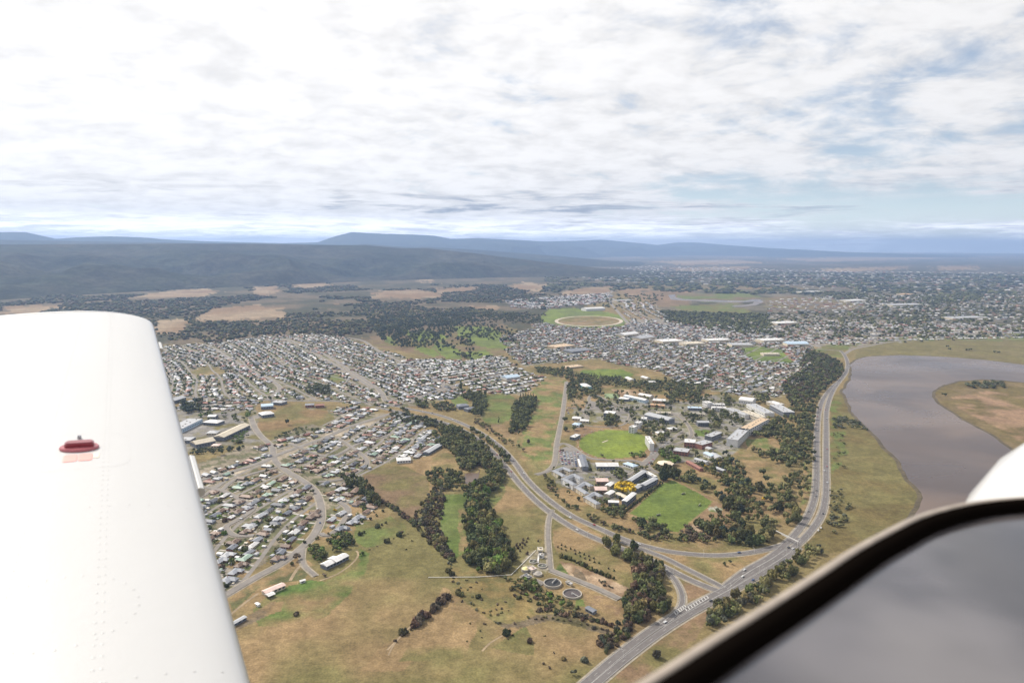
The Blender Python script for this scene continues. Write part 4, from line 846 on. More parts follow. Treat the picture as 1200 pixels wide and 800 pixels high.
ROOFS_FAR = [('white', .15), ('light', .14), ('slate', .21), ('brown', .18), ('red', .12), ('grey', .12), ('dark', .10)]
WALLS = ['cream', 'light', 'brown', 'brown', 'red', 'grey']
wmark = []; HLIST = []       # (x, y, ang, scale, roofset)
def rows(poly, pa, pb, pitch=34, gap=19, seed=0, pal=0, street_every=2, wig=0.10):
    a = np.array(at(*pa)); b = np.array(at(*pb)); an = math.atan2(b[1]-a[1], b[0]-a[0]); r_ = random.Random(seed)
    P = ats(poly); c = P.mean(0); ca, sa = math.cos(an), math.sin(an)
    Q = (P-c)@np.array([[ca, -sa], [sa, ca]]); x0, y0 = Q.min(0); x1, y1 = Q.max(0)
    pts = []; streets = []
    row = y0; k = 0
    while row < y1:
        isst = (k % 3 == 2)
        if isst:     # a street
            seg = [(u, row) for u in np.arange(x0, x1, 15)]; streets.append(seg); row += pitch*.55
        else:
            u = x0+r_.uniform(0, 10)
            while u < x1:
                pts.append((u, row+r_.uniform(-2.5, 2.5), an+r_.gauss(0, .07)+(math.pi/2 if r_.random() < .22 else 0)+(math.pi if r_.random() < .5 else 0))); u += gap*r_.uniform(.85, 1.3)
            row += pitch*(.8 if k % 3 == 0 else .6)
        k += 1
    def warp(u, v):
        wx = u+90*wig*10*(vnoise(np.array([u]), np.array([v]), 260, seed)[0]-.5); wv = v+90*wig*10*(vnoise(np.array([u]), np.array([v]), 330, seed+1)[0]-.5)
        return c[0]+ca*wx-sa*wv, c[1]+sa*wx+ca*wv
    for (u, v, a_) in pts:
        x, y = warp(u, v)
        HLIST.append((x, y, a_, r_.uniform(.85, 1.12), pal, P))
    for seg in streets:
        L = [warp(*s) for s in seg]; ok = pip(P, np.array([q[0] for q in L]), np.array([q[1] for q in L]))
        cur = []
        for q, g in zip(L, ok):
            if g: cur.append(q)
            else:
                if len(cur) > 3: minor.append(np.array(cur))
                cur = []
        if len(cur) > 3: minor.append(np.array(cur))
minor = []
# open ground inside the suburbs
for p in (Z(1, 490, 430, 620, 365, 700, 372, 720, 400, 800, 392, 860, 440, 820, 485, 720, 470, 620, 505, 560, 540, 500, 500, 480, 460), Z(1, 150, 225, 220, 200, 280, 195, 350, 215, 330, 235, 200, 240), Z(1, 800, 240, 870, 235, 900, 270, 840, 280),
          Z(3, 270, 225, 420, 218, 475, 235, 460, 255, 300, 250), Z(4, 150, 85, 200, 80, 300, 90, 350, 130, 350, 148, 270, 140, 190, 135, 165, 110), Z(3, 460, 225, 600, 235, 640, 270, 500, 270)):
    mark_poly(ats(p), 6)
LOWER = [(188, 562), (205, 572), (262, 556), (322, 537), (345, 545), (369, 568), (378, 600), (368, 630), (330, 662), (262, 702), (200, 720), (180, 640)]
rows(LOWER, (250, 660), (290, 632), 34, 19.5, 3, 0)
rows([(330, 530), (352, 528), (400, 508), (440, 494), (470, 484), (500, 500), (525, 517), (500, 530), (480, 545), (455, 543), (432, 553), (418, 560), (428, 580), (441, 598), (425, 612), (400, 628), (384, 612), (384, 590), (378, 566), (355, 548)], (400, 530), (450, 505), 33, 19, 5, 0)
rows([(200, 570), (230, 556), (305, 534), (303, 522), (330, 512), (372, 500), (400, 498), (375, 512), (330, 528), (290, 545), (205, 568)], (230, 556), (300, 535), 30, 18, 7, 1)
rows([(380, 480), (430, 476), (450, 480), (440, 488), (415, 497), (385, 505), (372, 497), (395, 488)], (390, 498), (430, 480), 30, 18, 8, 1)
rows(SUBS['upper'], (255, 412), (320, 447), 36, 18, 11, 1); rows(SUBS['mid'], (500, 440), (600, 425), 34, 17, 13, 2)
rows(SUBS['north'], (740, 400), (800, 392), 40, 19, 15, 1); rows(SUBS['east'], (700, 420), (760, 402), 38, 18, 17, 1)
rows(SUBS['strip_north'], (220, 474), (300, 472), 34, 18, 19, 1)
rows([(760, 376), (840, 378), (1000, 376), (1300, 382), (1300, 396), (1100, 399), (1000, 404), (900, 404), (800, 398)], (800, 390), (900, 388), 60, 24, 21, 3)
rows([(900, 352), (1000, 345), (1250, 345), (1300, 380), (1000, 374), (900, 372)], (900, 362), (1000, 361), 130, 52, 23, 3)
rows([(640, 318), (760, 312), (1000, 318), (1300, 320), (1300, 345), (1000, 343), (860, 336), (700, 330)], (900, 330), (1000, 329), 300, 110, 25, 3)
rows([(590, 352), (660, 347), (715, 343), (720, 352), (680, 358), (640, 362), (600, 362)], (620, 355), (680, 352), 60, 26, 27, 3)
rows([(724, 352), (770, 356), (800, 380), (760, 385), (735, 375)], (724, 355), (750, 380), 55, 24, 29, 3)
for q in minor:
    for x, y in smooth(q, 9): mark_disc(x, y, 4, 1)
v, f_ = join([ribbon(smooth(q, 12), 6.0, 0.06) for q in minor if len(q) > 3]); tag(link('residential_streets', mesh('residential_streets', v, f_, [M['street']])), kind='structure')
kept = []
placed = {}
hx = np.array([q[0] for q in HLIST]); hy = np.array([q[1] for q in HLIST])
ok = np.ones(len(HLIST), bool); gi, gj = cell(hx, hy); inb = (hx > GX0) & (hx < GX0+GW*CS) & (hy < GY0+GH*CS)
ok &= ~(inb & ((occ[gi, gj] & (1+2+8)) > 0))
for P in {id(q[5]): q[5] for q in HLIST}.values():
    idx = [i for i, q in enumerate(HLIST) if q[5] is P]; idx = np.array(idx); ok[idx] &= pip(P, hx[idx], hy[idx])
order = np.argsort(hx**2+hy**2); used = {}
for i in order:
    if not ok[i]: continue
    key = (int(hx[i]//12), int(hy[i]//12)); bad = False
    for a in (-1, 0, 1):
        for b_ in (-1, 0, 1):
            for (px_, py_) in used.get((key[0]+a, key[1]+b_), ()):
                if (px_-hx[i])**2+(py_-hy[i])**2 < 13.5**2: bad = True
    if bad: continue
    used.setdefault(key, []).append((hx[i], hy[i])); kept.append(i)
def inframe(x, y, m=0.02):
    z = y*math.cos(PITCH)+H*math.sin(PITCH); u = x/z; v_ = (-H*math.cos(PITCH)+y*math.sin(PITCH))/z
    return abs(u) < .75+m and v_ > -.5-m
# the wing and the window frame hide what is behind them: those are not counted as in view
WSIL = [(0, 378), (110, 362), (172, 368), (186, 392), (290, 800), (0, 800)]; FSIL = [(745, 800), (900, 690), (1060, 600), (1200, 530), (1200, 800)]
def topx(x, y, z=0):
    v = CAM_M.transposed() @ Vector((x, y, z-H)); return 600-v.x/v.z*F, 400+v.y/v.z*F
def shown(x, y):
    if not inframe(x, y, -.01): return False
    a, b = topx(x, y); A_ = np.array([a]); B_ = np.array([b])
    return not (pip(WSIL, A_, B_)[0] or pip(FSIL, A_, B_)[0])
def pick(pal, r_):
    L = ROOFS_NEAR if pal == 0 else ROOFS_FAR
    if pal == 3: L = [('white', .34), ('light', .26), ('slate', .08), ('brown', .08), ('red', .14), ('grey', .1)]
    if pal == 2: L = [('white', .45), ('light', .27), ('slate', .1), ('brown', .08), ('red', .1)]
    q = r_.random(); s_ = 0
    for n_, p in L:
        s_ += p
        if q < s_: return n_
    return 'grey'
rr = random.Random(5); house_items = []; cnt = 0; stuff_h = []
KW = ['L-shaped hipped', 'gabled', 'long hipped', 'L-shaped hipped', 'T-shaped', 'small gabled']
NB_H = 285
driveways = []; sheds = []
for i in kept:
    x, y, a_, sc, pal, P = HLIST[i]; cn = pick(pal, rr); k = rr.choice([0, 0, 1, 2, 3, 4, 5]); cc = np.array(COL[cn])*rr.uniform(.82, 1.15)
    if cn == 'brown' and rr.random() < .4: cc = cc*1.35
    wc = COL[rr.choice(WALLS)]; 
    if cnt < NB_H and shown(x, y):
        cnt += 1; wl, rf, L, wd = HP[k]
        r = link('house', None, loc=(x, y, 0), rz=a_); r['category'] = 'house'; r['group'] = 'suburban houses'; r.scale = (sc, sc, sc)
        o = link('wall', wl, r); o.color = (*wc, 1); o2 = link('roof', rf, r); o2.color = (*cc, 1)
        if rr.random() < .4: o3 = link('chimney', CHM, o2, loc=(rr.uniform(-3, 3), 1.0, 3.6)); o3.color = (*COL['red'], 1)
        if cnt < 130:
            # windows on the walls that face the viewer, and a door
            for sy in (-1, 1):
                nx, ny = -math.sin(a_)*sy, math.cos(a_)*sy
                if nx*x+ny*y > 0: continue
                for u in (-.3, .05, .33):
                    if k in (0, 3) and sy < 0 and u > 0: continue
                    link('window', WINM, o, loc=(u*L, sy*(wd/2+.02), 1.4))
                link('door', DOORM, o, loc=(-.12*L, sy*(wd/2+.03), 0))
        house_items.append((r, f'{CWORD[cn]} {KW[k]}-roofed house', x, y))
    else:
        d = math.hypot(x, y)
        stuff_h.append((x, y, a_, sc*(1 if d < 4500 else 1.5 if d < 7500 else 2.4), k, cc, wc, d))
    mark_disc(x, y, 7.5, 8)
    if math.hypot(x, y) < 3200 and inframe(x, y, .05):
        sx = x+rr.uniform(-4, 4)-math.sin(a_)*13; sy_ = y+math.cos(a_)*13
        ii_, jj_ = cell(np.array([sx]), np.array([sy_]))
        if rr.random() < .8 and not (occ[ii_[0], jj_[0]] & 3): sheds.append((sx, sy_, a_+rr.choice([0, math.pi/2]), rr.uniform(.8, 1.5)))
        sx, sy_ = x+rr.uniform(-12, 12), y+rr.uniform(-12, 12); ii_, jj_ = cell(np.array([sx]), np.array([sy_]))
        if rr.random() < .6 and not (occ[ii_[0], jj_[0]] & 11): sheds.append((sx, sy_, a_+rr.uniform(-.2, .2), rr.uniform(.5, 1.1)))
        driveways.append((x+math.sin(a_)*9+math.cos(a_)*6, y-math.cos(a_)*9+math.sin(a_)*6, a_, rr.uniform(.8, 1.3)))
name_by_place(house_items, '{} {} {}')
# joined houses past the limit
def instance(tmpl, X, Y, Z_, A_, SX, SY, SZ, col=None, sizecol=None):
    """tmpl: (V, F); repeats it at every place with rotation and scale, numpy only"""
    V, Fc = tmpl; n = len(X); m = len(V); ca = np.cos(A_)[:, None]; sa = np.sin(A_)[:, None]
    vx = V[None, :, 0]*SX[:, None]; vy = V[None, :, 1]*SY[:, None]; vz = V[None, :, 2]*SZ[:, None]
    out = np.stack([vx*ca-vy*sa+X[:, None], vx*sa+vy*ca+Y[:, None], vz+Z_[:, None]], 2).reshape(-1, 3)
    F_ = (Fc[None]+(np.arange(n)*m)[:, None, None]).reshape(-1, Fc.shape[1]); return out, F_
def tri(me_V, me_F):
    o = []
    for f in me_F:
        for k in range(1, len(f)-1): o.append((f[0], f[k], f[k+1]))
    return np.array(me_V, float), np.array(o)
def htmpl(L, wd, hip, wing):
    mb = MB(); x = L/2; y = wd/2
    mb.add([(-x, -y, 0), (x, -y, 0), (x, y, 0), (-x, y, 0), (-x, -y, 2.7), (x, -y, 2.7), (x, y, 2.7), (-x, y, 2.7)], [(0, 1, 5, 4), (1, 2, 6, 5), (2, 3, 7, 6), (3, 0, 4, 7)])
    nw = len(mb.V)
    e = .6; mb.add([(-x-e, -y-e, 2.7), (x+e, -y-e, 2.7), (x+e, y+e, 2.7), (-x-e, y+e, 2.7), (-x-e+hip, 0, 4.9), (x+e-hip, 0, 4.9)], [(0, 1, 5, 4), (2, 3, 4, 5), (1, 2, 5), (3, 0, 4)])
    if wing: mb.add([(1, -y-5, 2.72), (x, -y-5, 2.72), (x, 0, 2.72), (1, 0, 2.72), ((x+1)/2, -y-2, 4.6), ((x+1)/2, 0, 4.6)], [(0, 1, 4), (1, 2, 5, 4), (3, 0, 4, 5)])
    V, F_ = tri(mb.V, mb.F); return V, F_, nw
TM = [htmpl(16, 9, 4, True), htmpl(13, 9, 0, False), htmpl(18, 8.5, 4, False), htmpl(15, 10, 4, True), htmpl(19, 9, 3, True), htmpl(11, 8, 0, False)]
parts = []; cols = []; b0 = 0
for k in range(6):
    L = [q for q in stuff_h if q[4] == k]
    if not L: continue
    V, F_, nw = TM[k]; X_ = np.array([q[0] for q in L]); Y_ = np.array([q[1] for q in L]); A_ = np.array([q[2] for q in L]); s_ = np.array([q[3] for q in L])
    v, f_ = instance((V, F_), X_, Y_, X_*0, A_, s_, s_, np.maximum(1, s_*.9)); parts.append((v, f_))
    cr_ = np.array([q[5] for q in L]); cw = np.array([q[6] for q in L]); c = np.repeat(cr_[:, None, :], len(V), 1); c[:, :nw] = cw[:, None]; cols.append(c.reshape(-1, 3))
v, f_ = join(parts); tag(link('distant_houses', mesh('distant_houses', v, f_, [M['tint']], col=np.concatenate(cols))), 'thousands of small pale, grey and red roofed houses spread over the plain', 'houses', kind='stuff')
# garden sheds
mb = MB().box(-2.5, 2.5, -1.8, 1.8, -.2, 2.2); nb_ = len(mb.V); mb.gable(-2.8, 2.8, -2.1, 2.1, 2.22, .6); Vt, Ft = tri(mb.V, mb.F)
sheds_near = [q for q in sheds if shown(q[0], q[1])]; sheds_near.sort(key=lambda q: q[0]**2+q[1]**2); keep_s = set(id(q) for q in sheds_near[:130]); items = []
for q in sheds_near[:130]:
    r = link('garden_shed', None, loc=(q[0], q[1], 0), rz=q[2]); r.scale = (q[3],)*3; r['category'] = 'shed'; r['group'] = 'backyard sheds'; cn = rr.choice(['white', 'light', 'green', 'cream', 'slate', 'white'])
    o = link('wall', SHM_W, r); o.color = (*COL['light'], 1); o = link('roof', SHM_R, r); o.color = (*COL[cn], 1); items.append((r, f'{CWORD[cn]}-roofed backyard shed', q[0], q[1]))
name_by_place(items, 'small {} {} {}')
L = [q for q in sheds if id(q) not in keep_s]; X_ = np.array([q[0] for q in L]); Y_ = np.array([q[1] for q in L]); A_ = np.array([q[2] for q in L]); s_ = np.array([q[3] for q in L])
v, f_ = instance((Vt, Ft), X_, Y_, X_*0, A_, s_, s_, s_); c = np.repeat(np.array([COL[rr.choice(['white', 'light', 'cream', 'white'])] for _ in L])[:, None, :], len(Vt), 1).reshape(-1, 3)
tag(link('distant_sheds', mesh('distant_sheds', v, f_, [M['tint']], col=c)), 'scattered small white backyard sheds of the farther suburbs', 'sheds', kind='stuff')
# lawns and yards of the house lots
LW = []; LC = []
for i in kept:
    x, y, a_, sc, pal, P = HLIST[i]
    if math.hypot(x, y) > 3000 or not inframe(x, y, .05): continue
    for sg in (-1, 1):
        q = rr.uniform(9, 12)*sg; LW.append((x-math.sin(a_)*q+rr.uniform(-2, 2), y+math.cos(a_)*q, a_, rr.uniform(.75, 1.15))); c = rr.choice([GREEN, DRY, (0.10, 0.115, 0.045), SUBG, (0.07, 0.085, 0.035), (0.27, 0.24, 0.20), OLIVE]); LC.append(c)
X_ = np.array([q[0] for q in LW]); Y_ = np.array([q[1] for q in LW]); A_ = np.array([q[2] for q in LW]); s_ = np.array([q[3] for q in LW])
v, f_ = instance((np.array([(-8, -5, .0), (8, -5, .0), (8, 5, .0), (-8, 5, .0)], float), np.array([(0, 1, 2, 3)])), X_, Y_, X_*0, A_, s_, s_, s_*0+1)
v[:, 2] = .03+(np.repeat(np.arange(len(v)//4), 4) % 11)*.002
tag(link('lawns', mesh('lawns', v, f_, [M['ground']], col=np.repeat(np.array(LC), 4, 0))), kind='structure')
# driveways
X_ = np.array([q[0] for q in driveways]); Y_ = np.array([q[1] for q in driveways]); A_ = np.array([q[2] for q in driveways]); s_ = np.array([q[3] for q in driveways])
v, f_ = instance((np.array([(-2, -6, .12), (2, -6, .12), (2, 6, .12), (-2, 6, .12)], float), np.array([(0, 1, 2, 3)])), X_, Y_, X_*0, A_, s_, s_, s_*0+1)
v[:, 2] += (np.arange(len(v))//4 % 7)*.012
tag(link('driveways', mesh('driveways', v, f_, [M['concrete']])), kind='structure')

# ------------------------------------------------------------------ trees
def ico(sub):
    import bmesh
    bm = bmesh.new(); bmesh.ops.create_icosphere(bm, subdivisions=sub, radius=1.0); V = np.array([v.co[:] for v in bm.verts]); F_ = np.array([[v.index for v in f.verts] for f in bm.faces]); bm.free(); return V, F_
I0, I1, I2 = ico(1), ico(2), ico(3)
def crown_arrays(seed, n, base, kind='round', leaves=0):
    r_ = np.random.default_rng(seed); Vs = []; Fs = []; b = 0; V0, F0 = base; tone = []
    for k in range(n):
        if kind == 'round':
            d = r_.normal(size=3); d /= np.linalg.norm(d); rad = r_.uniform(.25, .72)
            c = np.array([d[0]*rad, d[1]*rad, .58+abs(d[2])*rad*.55-.12*(d[2] < 0)]); s_ = r_.uniform(.26, .42)
        elif kind == 'poplar': c = np.array([r_.normal()*.12, r_.normal()*.12, .25+.7*k/n*2.2]); s_ = .34*(1-.6*k/n)
        elif kind == 'conifer': c = np.array([r_.normal()*.1, r_.normal()*.1, .15+1.3*k/n]); s_ = .55*(1-.78*k/n)
        elif kind == 'bush': 
            a = r_.uniform(0, 6.28); q = r_.uniform(.1, .7); c = np.array([math.cos(a)*q, math.sin(a)*q, .3+.25*r_.random()]); s_ = r_.uniform(.3, .48)
        if n == 1: c = np.array([0, 0, .6]); s_ = .8
        v = V0*s_*r_.uniform(.8, 1.2, 3)
        v = v*(1+.28*r_.normal(size=(len(V0), 1))*.7)+c
        Vs.append(v); Fs.append(F0+b); b += len(v); tone.append(np.full(len(v), r_.uniform(.62, 1.45)))
    V = np.concatenate(Vs); F_ = np.concatenate(Fs); T_ = np.concatenate(tone)
    if leaves:
        idx = r_.integers(0, len(V), leaves); nrm = V[idx]-np.array([0, 0, .6]); nrm /= np.linalg.norm(nrm, axis=1)[:, None]+1e-6
        ctr = V[idx]+nrm*r_.uniform(-.02, .10, (leaves, 1)); d1 = r_.normal(size=(leaves, 3)); d2 = r_.normal(size=(leaves, 3))
        d1 *= .085/np.linalg.norm(d1, axis=1)[:, None]; d2 *= .085/np.linalg.norm(d2, axis=1)[:, None]
        lv = np.stack([ctr+d1, ctr+d2, ctr-d1-d2*.5], 1).reshape(-1, 3); lf = np.arange(leaves*3).reshape(-1, 3)+len(V)
        V = np.concatenate([V, lv]); F_ = np.concatenate([F_, lf]); T_ = np.concatenate([T_, np.repeat(r_.uniform(.6, 1.5, leaves), 3)])
    return V, F_, T_
CR = {}
for kind, nn, cnt_ in (('round', 15, 5), ('bush', 9, 3), ('conifer', 9, 2), ('poplar', 8, 2)):
    CR[kind] = []
    for s_ in range(cnt_):
        V, F_, T_ = crown_arrays(100+s_*7+len(kind), nn, I1, kind, 420)
        me = mesh('crown', V, F_, [M['leafo']], col=T_[:, None]*np.array([[1.0, 1.0, 1.0]])); CR[kind].append(me)
def trunk_mesh(seed):
    r_ = random.Random(seed); mb = MB(); mb.cyl(0, 0, -.05, .45, .055, .035, 7)
    for k in range(4):
        a = r_.uniform(0, 6.28); V = []; p0 = Vector((0, 0, .3)); p1 = Vector((math.cos(a)*.3, math.sin(a)*.3, .62))
        for p, rr_ in ((p0, .025), (p1, .01)):
            for q in range(4): t_ = q*math.pi/2; V.append((p.x+rr_*math.cos(t_), p.y+rr_*math.sin(t_), p.z))
        mb.add(V, [(i_, (i_+1) % 4, 4+(i_+1) % 4, 4+i_) for i_ in range(4)])
    return mb.mesh('trunk', [M['bark']])
TRK = [trunk_mesh(k) for k in range(3)]
PAL = dict(dark=(0.055, 0.061, 0.026), mid=(0.088, 0.094, 0.034), olive=(0.118, 0.110, 0.046), grey=(0.075, 0.078, 0.052), brown=(0.082, 0.062, 0.042), bright=(0.085, 0.125, 0.028), yellow=(0.46, 0.31, 0.022), blue=(0.032, 0.044, 0.030))
TREES = []      # (x, y, radius, height, kind, palette)
tr_rng = random.Random(12)
def grove(pts, spacing, rad, hgt, pals, kind='round', fill=1.0, avoid=True, weight=0):
    P = ats(pts); x0, y0 = P.min(0); x1, y1 = P.max(0); n = int((x1-x0)*(y1-y0)/spacing**2*1.45)
    xs = np.array([tr_rng.uniform(x0, x1) for _ in range(n)]); ysn = np.array([tr_rng.uniform(y0, y1) for _ in range(n)]); ins = pip(P, xs, ysn)
    for x, y, g in zip(xs, ysn, ins):
        if not g or tr_rng.random() > fill: continue
        if avoid:
            i, j = cell(np.array([x]), np.array([y]))
            if occ[i[0], j[0]] & (1+4+8): continue
        f = tr_rng.uniform(.7, 1.25); TREES.append((x, y, rad*f, hgt*f*tr_rng.uniform(.85, 1.15), kind if isinstance(kind, str) else tr_rng.choice(kind), tr_rng.choice(pals)))
def row(pts, spacing, rad, hgt, pals, kind='round', jit=.25):
    P = smooth(ats(pts), spacing) if len(pts) > 2 else None
    if P is None:
        a, b = ats(pts); n = max(2, int(np.linalg.norm(b-a)/spacing)); P = np.array([a+(b-a)*k/n for k in range(n+1)])
    for x, y in P:
        f = tr_rng.uniform(.75, 1.2); TREES.append((x+tr_rng.uniform(-1, 1)*spacing*jit, y+tr_rng.uniform(-1, 1)*spacing*jit, rad*f, hgt*f, kind, tr_rng.choice(pals)))
def one(px, py, rad, hgt, pal='dark', kind='round'):
    x, y = at(px, py); TREES.append((x, y, rad, hgt, kind, pal))
# open fields keep free of trees
for p in (Z(2, 950, 255, 1055, 262, 1040, 400, 1000, 560, 985, 675, 900, 690, 850, 640, 830, 560, 915, 380), ell(720, 520, 43, 18), Z(7, 552, 405, 700, 268, 755, 248, 860, 303, 940, 350, 910, 385, 835, 445, 780, 492, 742, 490, 655, 445, 590, 420)):
    mark_poly(ats(p), 6)
# creek grove
grove(Z(2, 425, 520, 470, 490, 540, 478, 640, 505, 700, 545, 735, 590, 790, 640, 785, 700, 740, 740, 690, 720, 655, 655, 600, 690, 560, 680, 545, 640, 500, 590, 440, 570), 8.5, 6.5, 12, ['dark', 'mid', 'olive', 'mid', 'dark'])
grove(Z(2, 640, 740, 700, 720, 770, 720, 740, 770, 690, 800, 620, 800, 560, 770, 480, 790, 440, 760, 410, 760, 400, 700, 430, 680, 520, 700, 560, 700, 575, 760), 9, 6, 10, ['dark', 'mid', 'dark', 'olive'])
grove(Z(6, 585, 90, 640, 20, 745, 20, 690, 70, 690, 150, 730, 200, 765, 270, 800, 350, 810, 410, 760, 445, 690, 455, 630, 435, 585, 395, 600, 330, 600, 260, 560, 210, 590, 160), 9.0, 6.8, 12, ['dark', 'mid', 'mid', 'bright', 'dark', 'olive'])
one(*Z(2, 490, 548)[0], 5, 8, 'bright'); one(*Z(6, 740, 225)[0], 7, 12, 'bright'); one(*Z(6, 760, 390)[0], 8, 12, 'bright'); one(*Z(6, 760, 350)[0], 7, 11, 'olive')
for a, b in ((580, 355), (590, 375), (603, 385)): one(*Z(6, a, b)[0], 3, 12, 'dark', 'poplar')
for a in range(840, 905, 12): one(*Z(2, a, 340)[0], 3.4, 14, 'dark', 'poplar')
grove(Z(2, 225, 405, 300, 400, 360, 430, 460, 445, 490, 475, 440, 490, 360, 470, 280, 460, 230, 440), 9, 6, 9, ['dark', 'mid', 'grey'])
grove(Z(2, 340, 345, 400, 360, 410, 395, 360, 395), 9, 6, 9, ['dark', 'mid']); grove(Z(2, 420, 370, 520, 370, 540, 410, 440, 405), 9, 5.5, 8, ['grey', 'mid'])
grove(Z(2, 550, 310, 620, 330, 680, 330, 680, 400, 640, 440, 600, 420, 620, 370, 560, 340), 10, 6.5, 12, ['dark', 'mid']); grove(Z(2, 480, 330, 560, 320, 540, 340, 480, 345), 10, 6, 9, ['dark'])
one(*Z(2, 560, 300)[0], 7, 26, 'dark', 'conifer'); one(*Z(2, 738, 460)[0], 3, 16, 'dark', 'poplar')
grove(Z(2, 820, 370, 870, 345, 915, 350, 910, 420, 880, 480, 840, 520, 790, 510, 800, 450, 790, 410), 9.5, 6.5, 12, ['dark', 'mid', 'mid']); grove(Z(2, 640, 440, 680, 470, 760, 530, 830, 560, 830, 590, 760, 560, 680, 500, 620, 460), 11, 4.5, 6, ['brown', 'olive', 'mid'])
one(*Z(2, 875, 560)[0], 6, 12, 'brown'); one(*Z(2, 852, 595)[0], 6, 7, 'brown')
for a, b in ((1060, 260), (1068, 292), (1062, 320), (1068, 355), (1043, 455), (1050, 500), (1092, 495)): one(*Z(2, a, b)[0], 6, 11, 'dark')
# scrub belt and hedges
grove(Z(6, 340, 170, 400, 90, 440, 40, 480, 40, 480, 150, 460, 220, 500, 330, 540, 390, 470, 330, 430, 280, 380, 230, 340, 200), 7, 3.8, 4.5, ['brown', 'brown', 'grey', 'olive'], 'bush')
grove(Z(2, 560, 760, 640, 760, 700, 740, 640, 790, 560, 780), 7, 3.5, 4, ['dark', 'mid'], 'bush')
row(Z(6, 60, 20, 150, 90, 240, 140, 330, 210, 400, 280, 460, 340, 520, 390), 5.0, 4.3, 4.6, ['brown', 'dark', 'olive'], 'bush'); row(Z(6, 90, 55, 200, 120, 330, 195), 7, 3, 3.2, ['brown', 'olive'], 'bush')
row(Z(6, 130, 335, 200, 305, 300, 260), 14, 1.6, 1.6, ['olive', 'brown'], 'bush')
for a, b, r_ in ((212, 300, 5), (272, 272, 5), (168, 232, 4.5), (190, 222, 3), (210, 212, 3.5), (90, 265, 4), (105, 258, 3.5), (395, 272, 4), (305, 335, 1.8), (330, 295, 1.8), (290, 730, 5), (255, 765, 2.6), (500, 440, 4), (515, 455, 4.5), (550, 540, 5), (560, 550, 4), (775, 735, 5), (880, 770, 4), (645, 560, 4)): one(*Z(6, a, b)[0], r_, r_*1.15, tr_rng.choice(['brown', 'dark', 'olive']), 'bush')
for a, b, r_ in ((345, 690, 7.5), (360, 680, 7.5), (392, 655, 7), (430, 625, 5), (440, 615, 5.5), (452, 602, 5.5), (465, 590, 6), (475, 578, 6), (490, 566, 6)): one(*Z(6, a, b)[0], r_*.95, r_*1.1, 'brown', 'bush')
row(Z(6, 285, 738, 340, 695, 400, 645, 440, 612, 505, 555), 6, 3.0, 3.4, ['brown', 'dark'], 'bush', .15)
row(Z(6, 500, 380, 530, 480, 580, 570, 650, 610, 720, 670, 800, 690), 8, 2.4, 2.2, ['brown', 'olive', 'grey'], 'bush', .5); grove(Z(6, 520, 460, 640, 490, 760, 560, 850, 640, 700, 660, 600, 570), 17, 2.0, 1.6, ['olive', 'brown'], 'bush')
grove(Z(6, 810, 540, 900, 560, 940, 620, 1000, 640, 1200, 680, 1200, 660, 1040, 615, 960, 590, 860, 530), 7, 3.0, 3.2, ['brown', 'dark'], 'bush')
grove(Z(6, 740, 470, 880, 480, 920, 520, 1080, 590, 1070, 610, 940, 580, 850, 550, 770, 500), 8, 4.2, 6, ['dark', 'mid', 'olive', 'bright']); grove(Z(12, 60, 370, 250, 440, 240, 500, 60, 480), 8, 5, 9, ['mid', 'bright', 'olive'])
for k in range(7): one(*Z(12, 220+k*52, 480+k*22)[0], 2.6, 6, 'dark', 'conifer')
row(Z(6, 915, 625, 960, 618, 1040, 632, 1120, 650, 1200, 672, 1290, 700), 5, 3.4, 3.6, ['brown', 'brown', 'dark'], 'bush', .3); row(Z(6, 880, 660, 960, 655, 1050, 668, 1150, 690, 1240, 720), 6, 2.6, 2.4, ['brown', 'olive'], 'bush', .5)
grove(Z(6, 750, 500, 900, 560, 1080, 600, 1200, 650, 1190, 670, 1040, 640, 900, 610, 780, 540), 13, 3.0, 3, ['brown', 'olive', 'mid'], 'bush')
grove(Z(6, 600, 660, 900, 700, 1100, 720, 1100, 900, 700, 900, 560, 760), 34, 1.8, 1.6, ['olive', 'brown'], 'bush'); grove(Z(8, 60, 620, 200, 680, 120, 780, 0, 780), 22, 2.4, 2.2, ['grey', 'olive'], 'bush')
# plantings near the works
for a, b in ((430, 90), (465, 70), (465, 105), (500, 85), (505, 120), (550, 105), (590, 120), (595, 155), (632, 140), (638, 175), (678, 160), (684, 195), (720, 175), (728, 210), (768, 195), (772, 230), (815, 240), (905, 290), (955, 310)): one(*Z(12, a, b)[0], 1.7, 3.4, tr_rng.choice(['dark', 'brown']), 'conifer')
for a, b, s_ in ((245, 35, 2), (105, 20, 2.5), (135, 40, 2.2), (150, 10, 2), (100, 50, 2.6), (120, 70, 2.4), (75, 70, 2.4), (95, 95, 2.2), (45, 75, 3.2), (55, 100, 2.8), (75, 125, 2), (25, 125, 2.4), (145, 155, 3), (20, 95, 2)): one(*Z(12, a, b)[0], s_*.9, s_*1.8, 'brown', 'conifer')
row(Z(12, 455, 180, 540, 205, 640, 250, 740, 300, 850, 350, 950, 385), 4.2, 2.9, 4.5, ['dark', 'mid'], 'bush', .08)
grove(Z(12, 760, 380, 850, 390, 960, 470, 900, 470, 800, 430), 6, 2.2, 2.2, ['brown', 'grey'], 'bush')
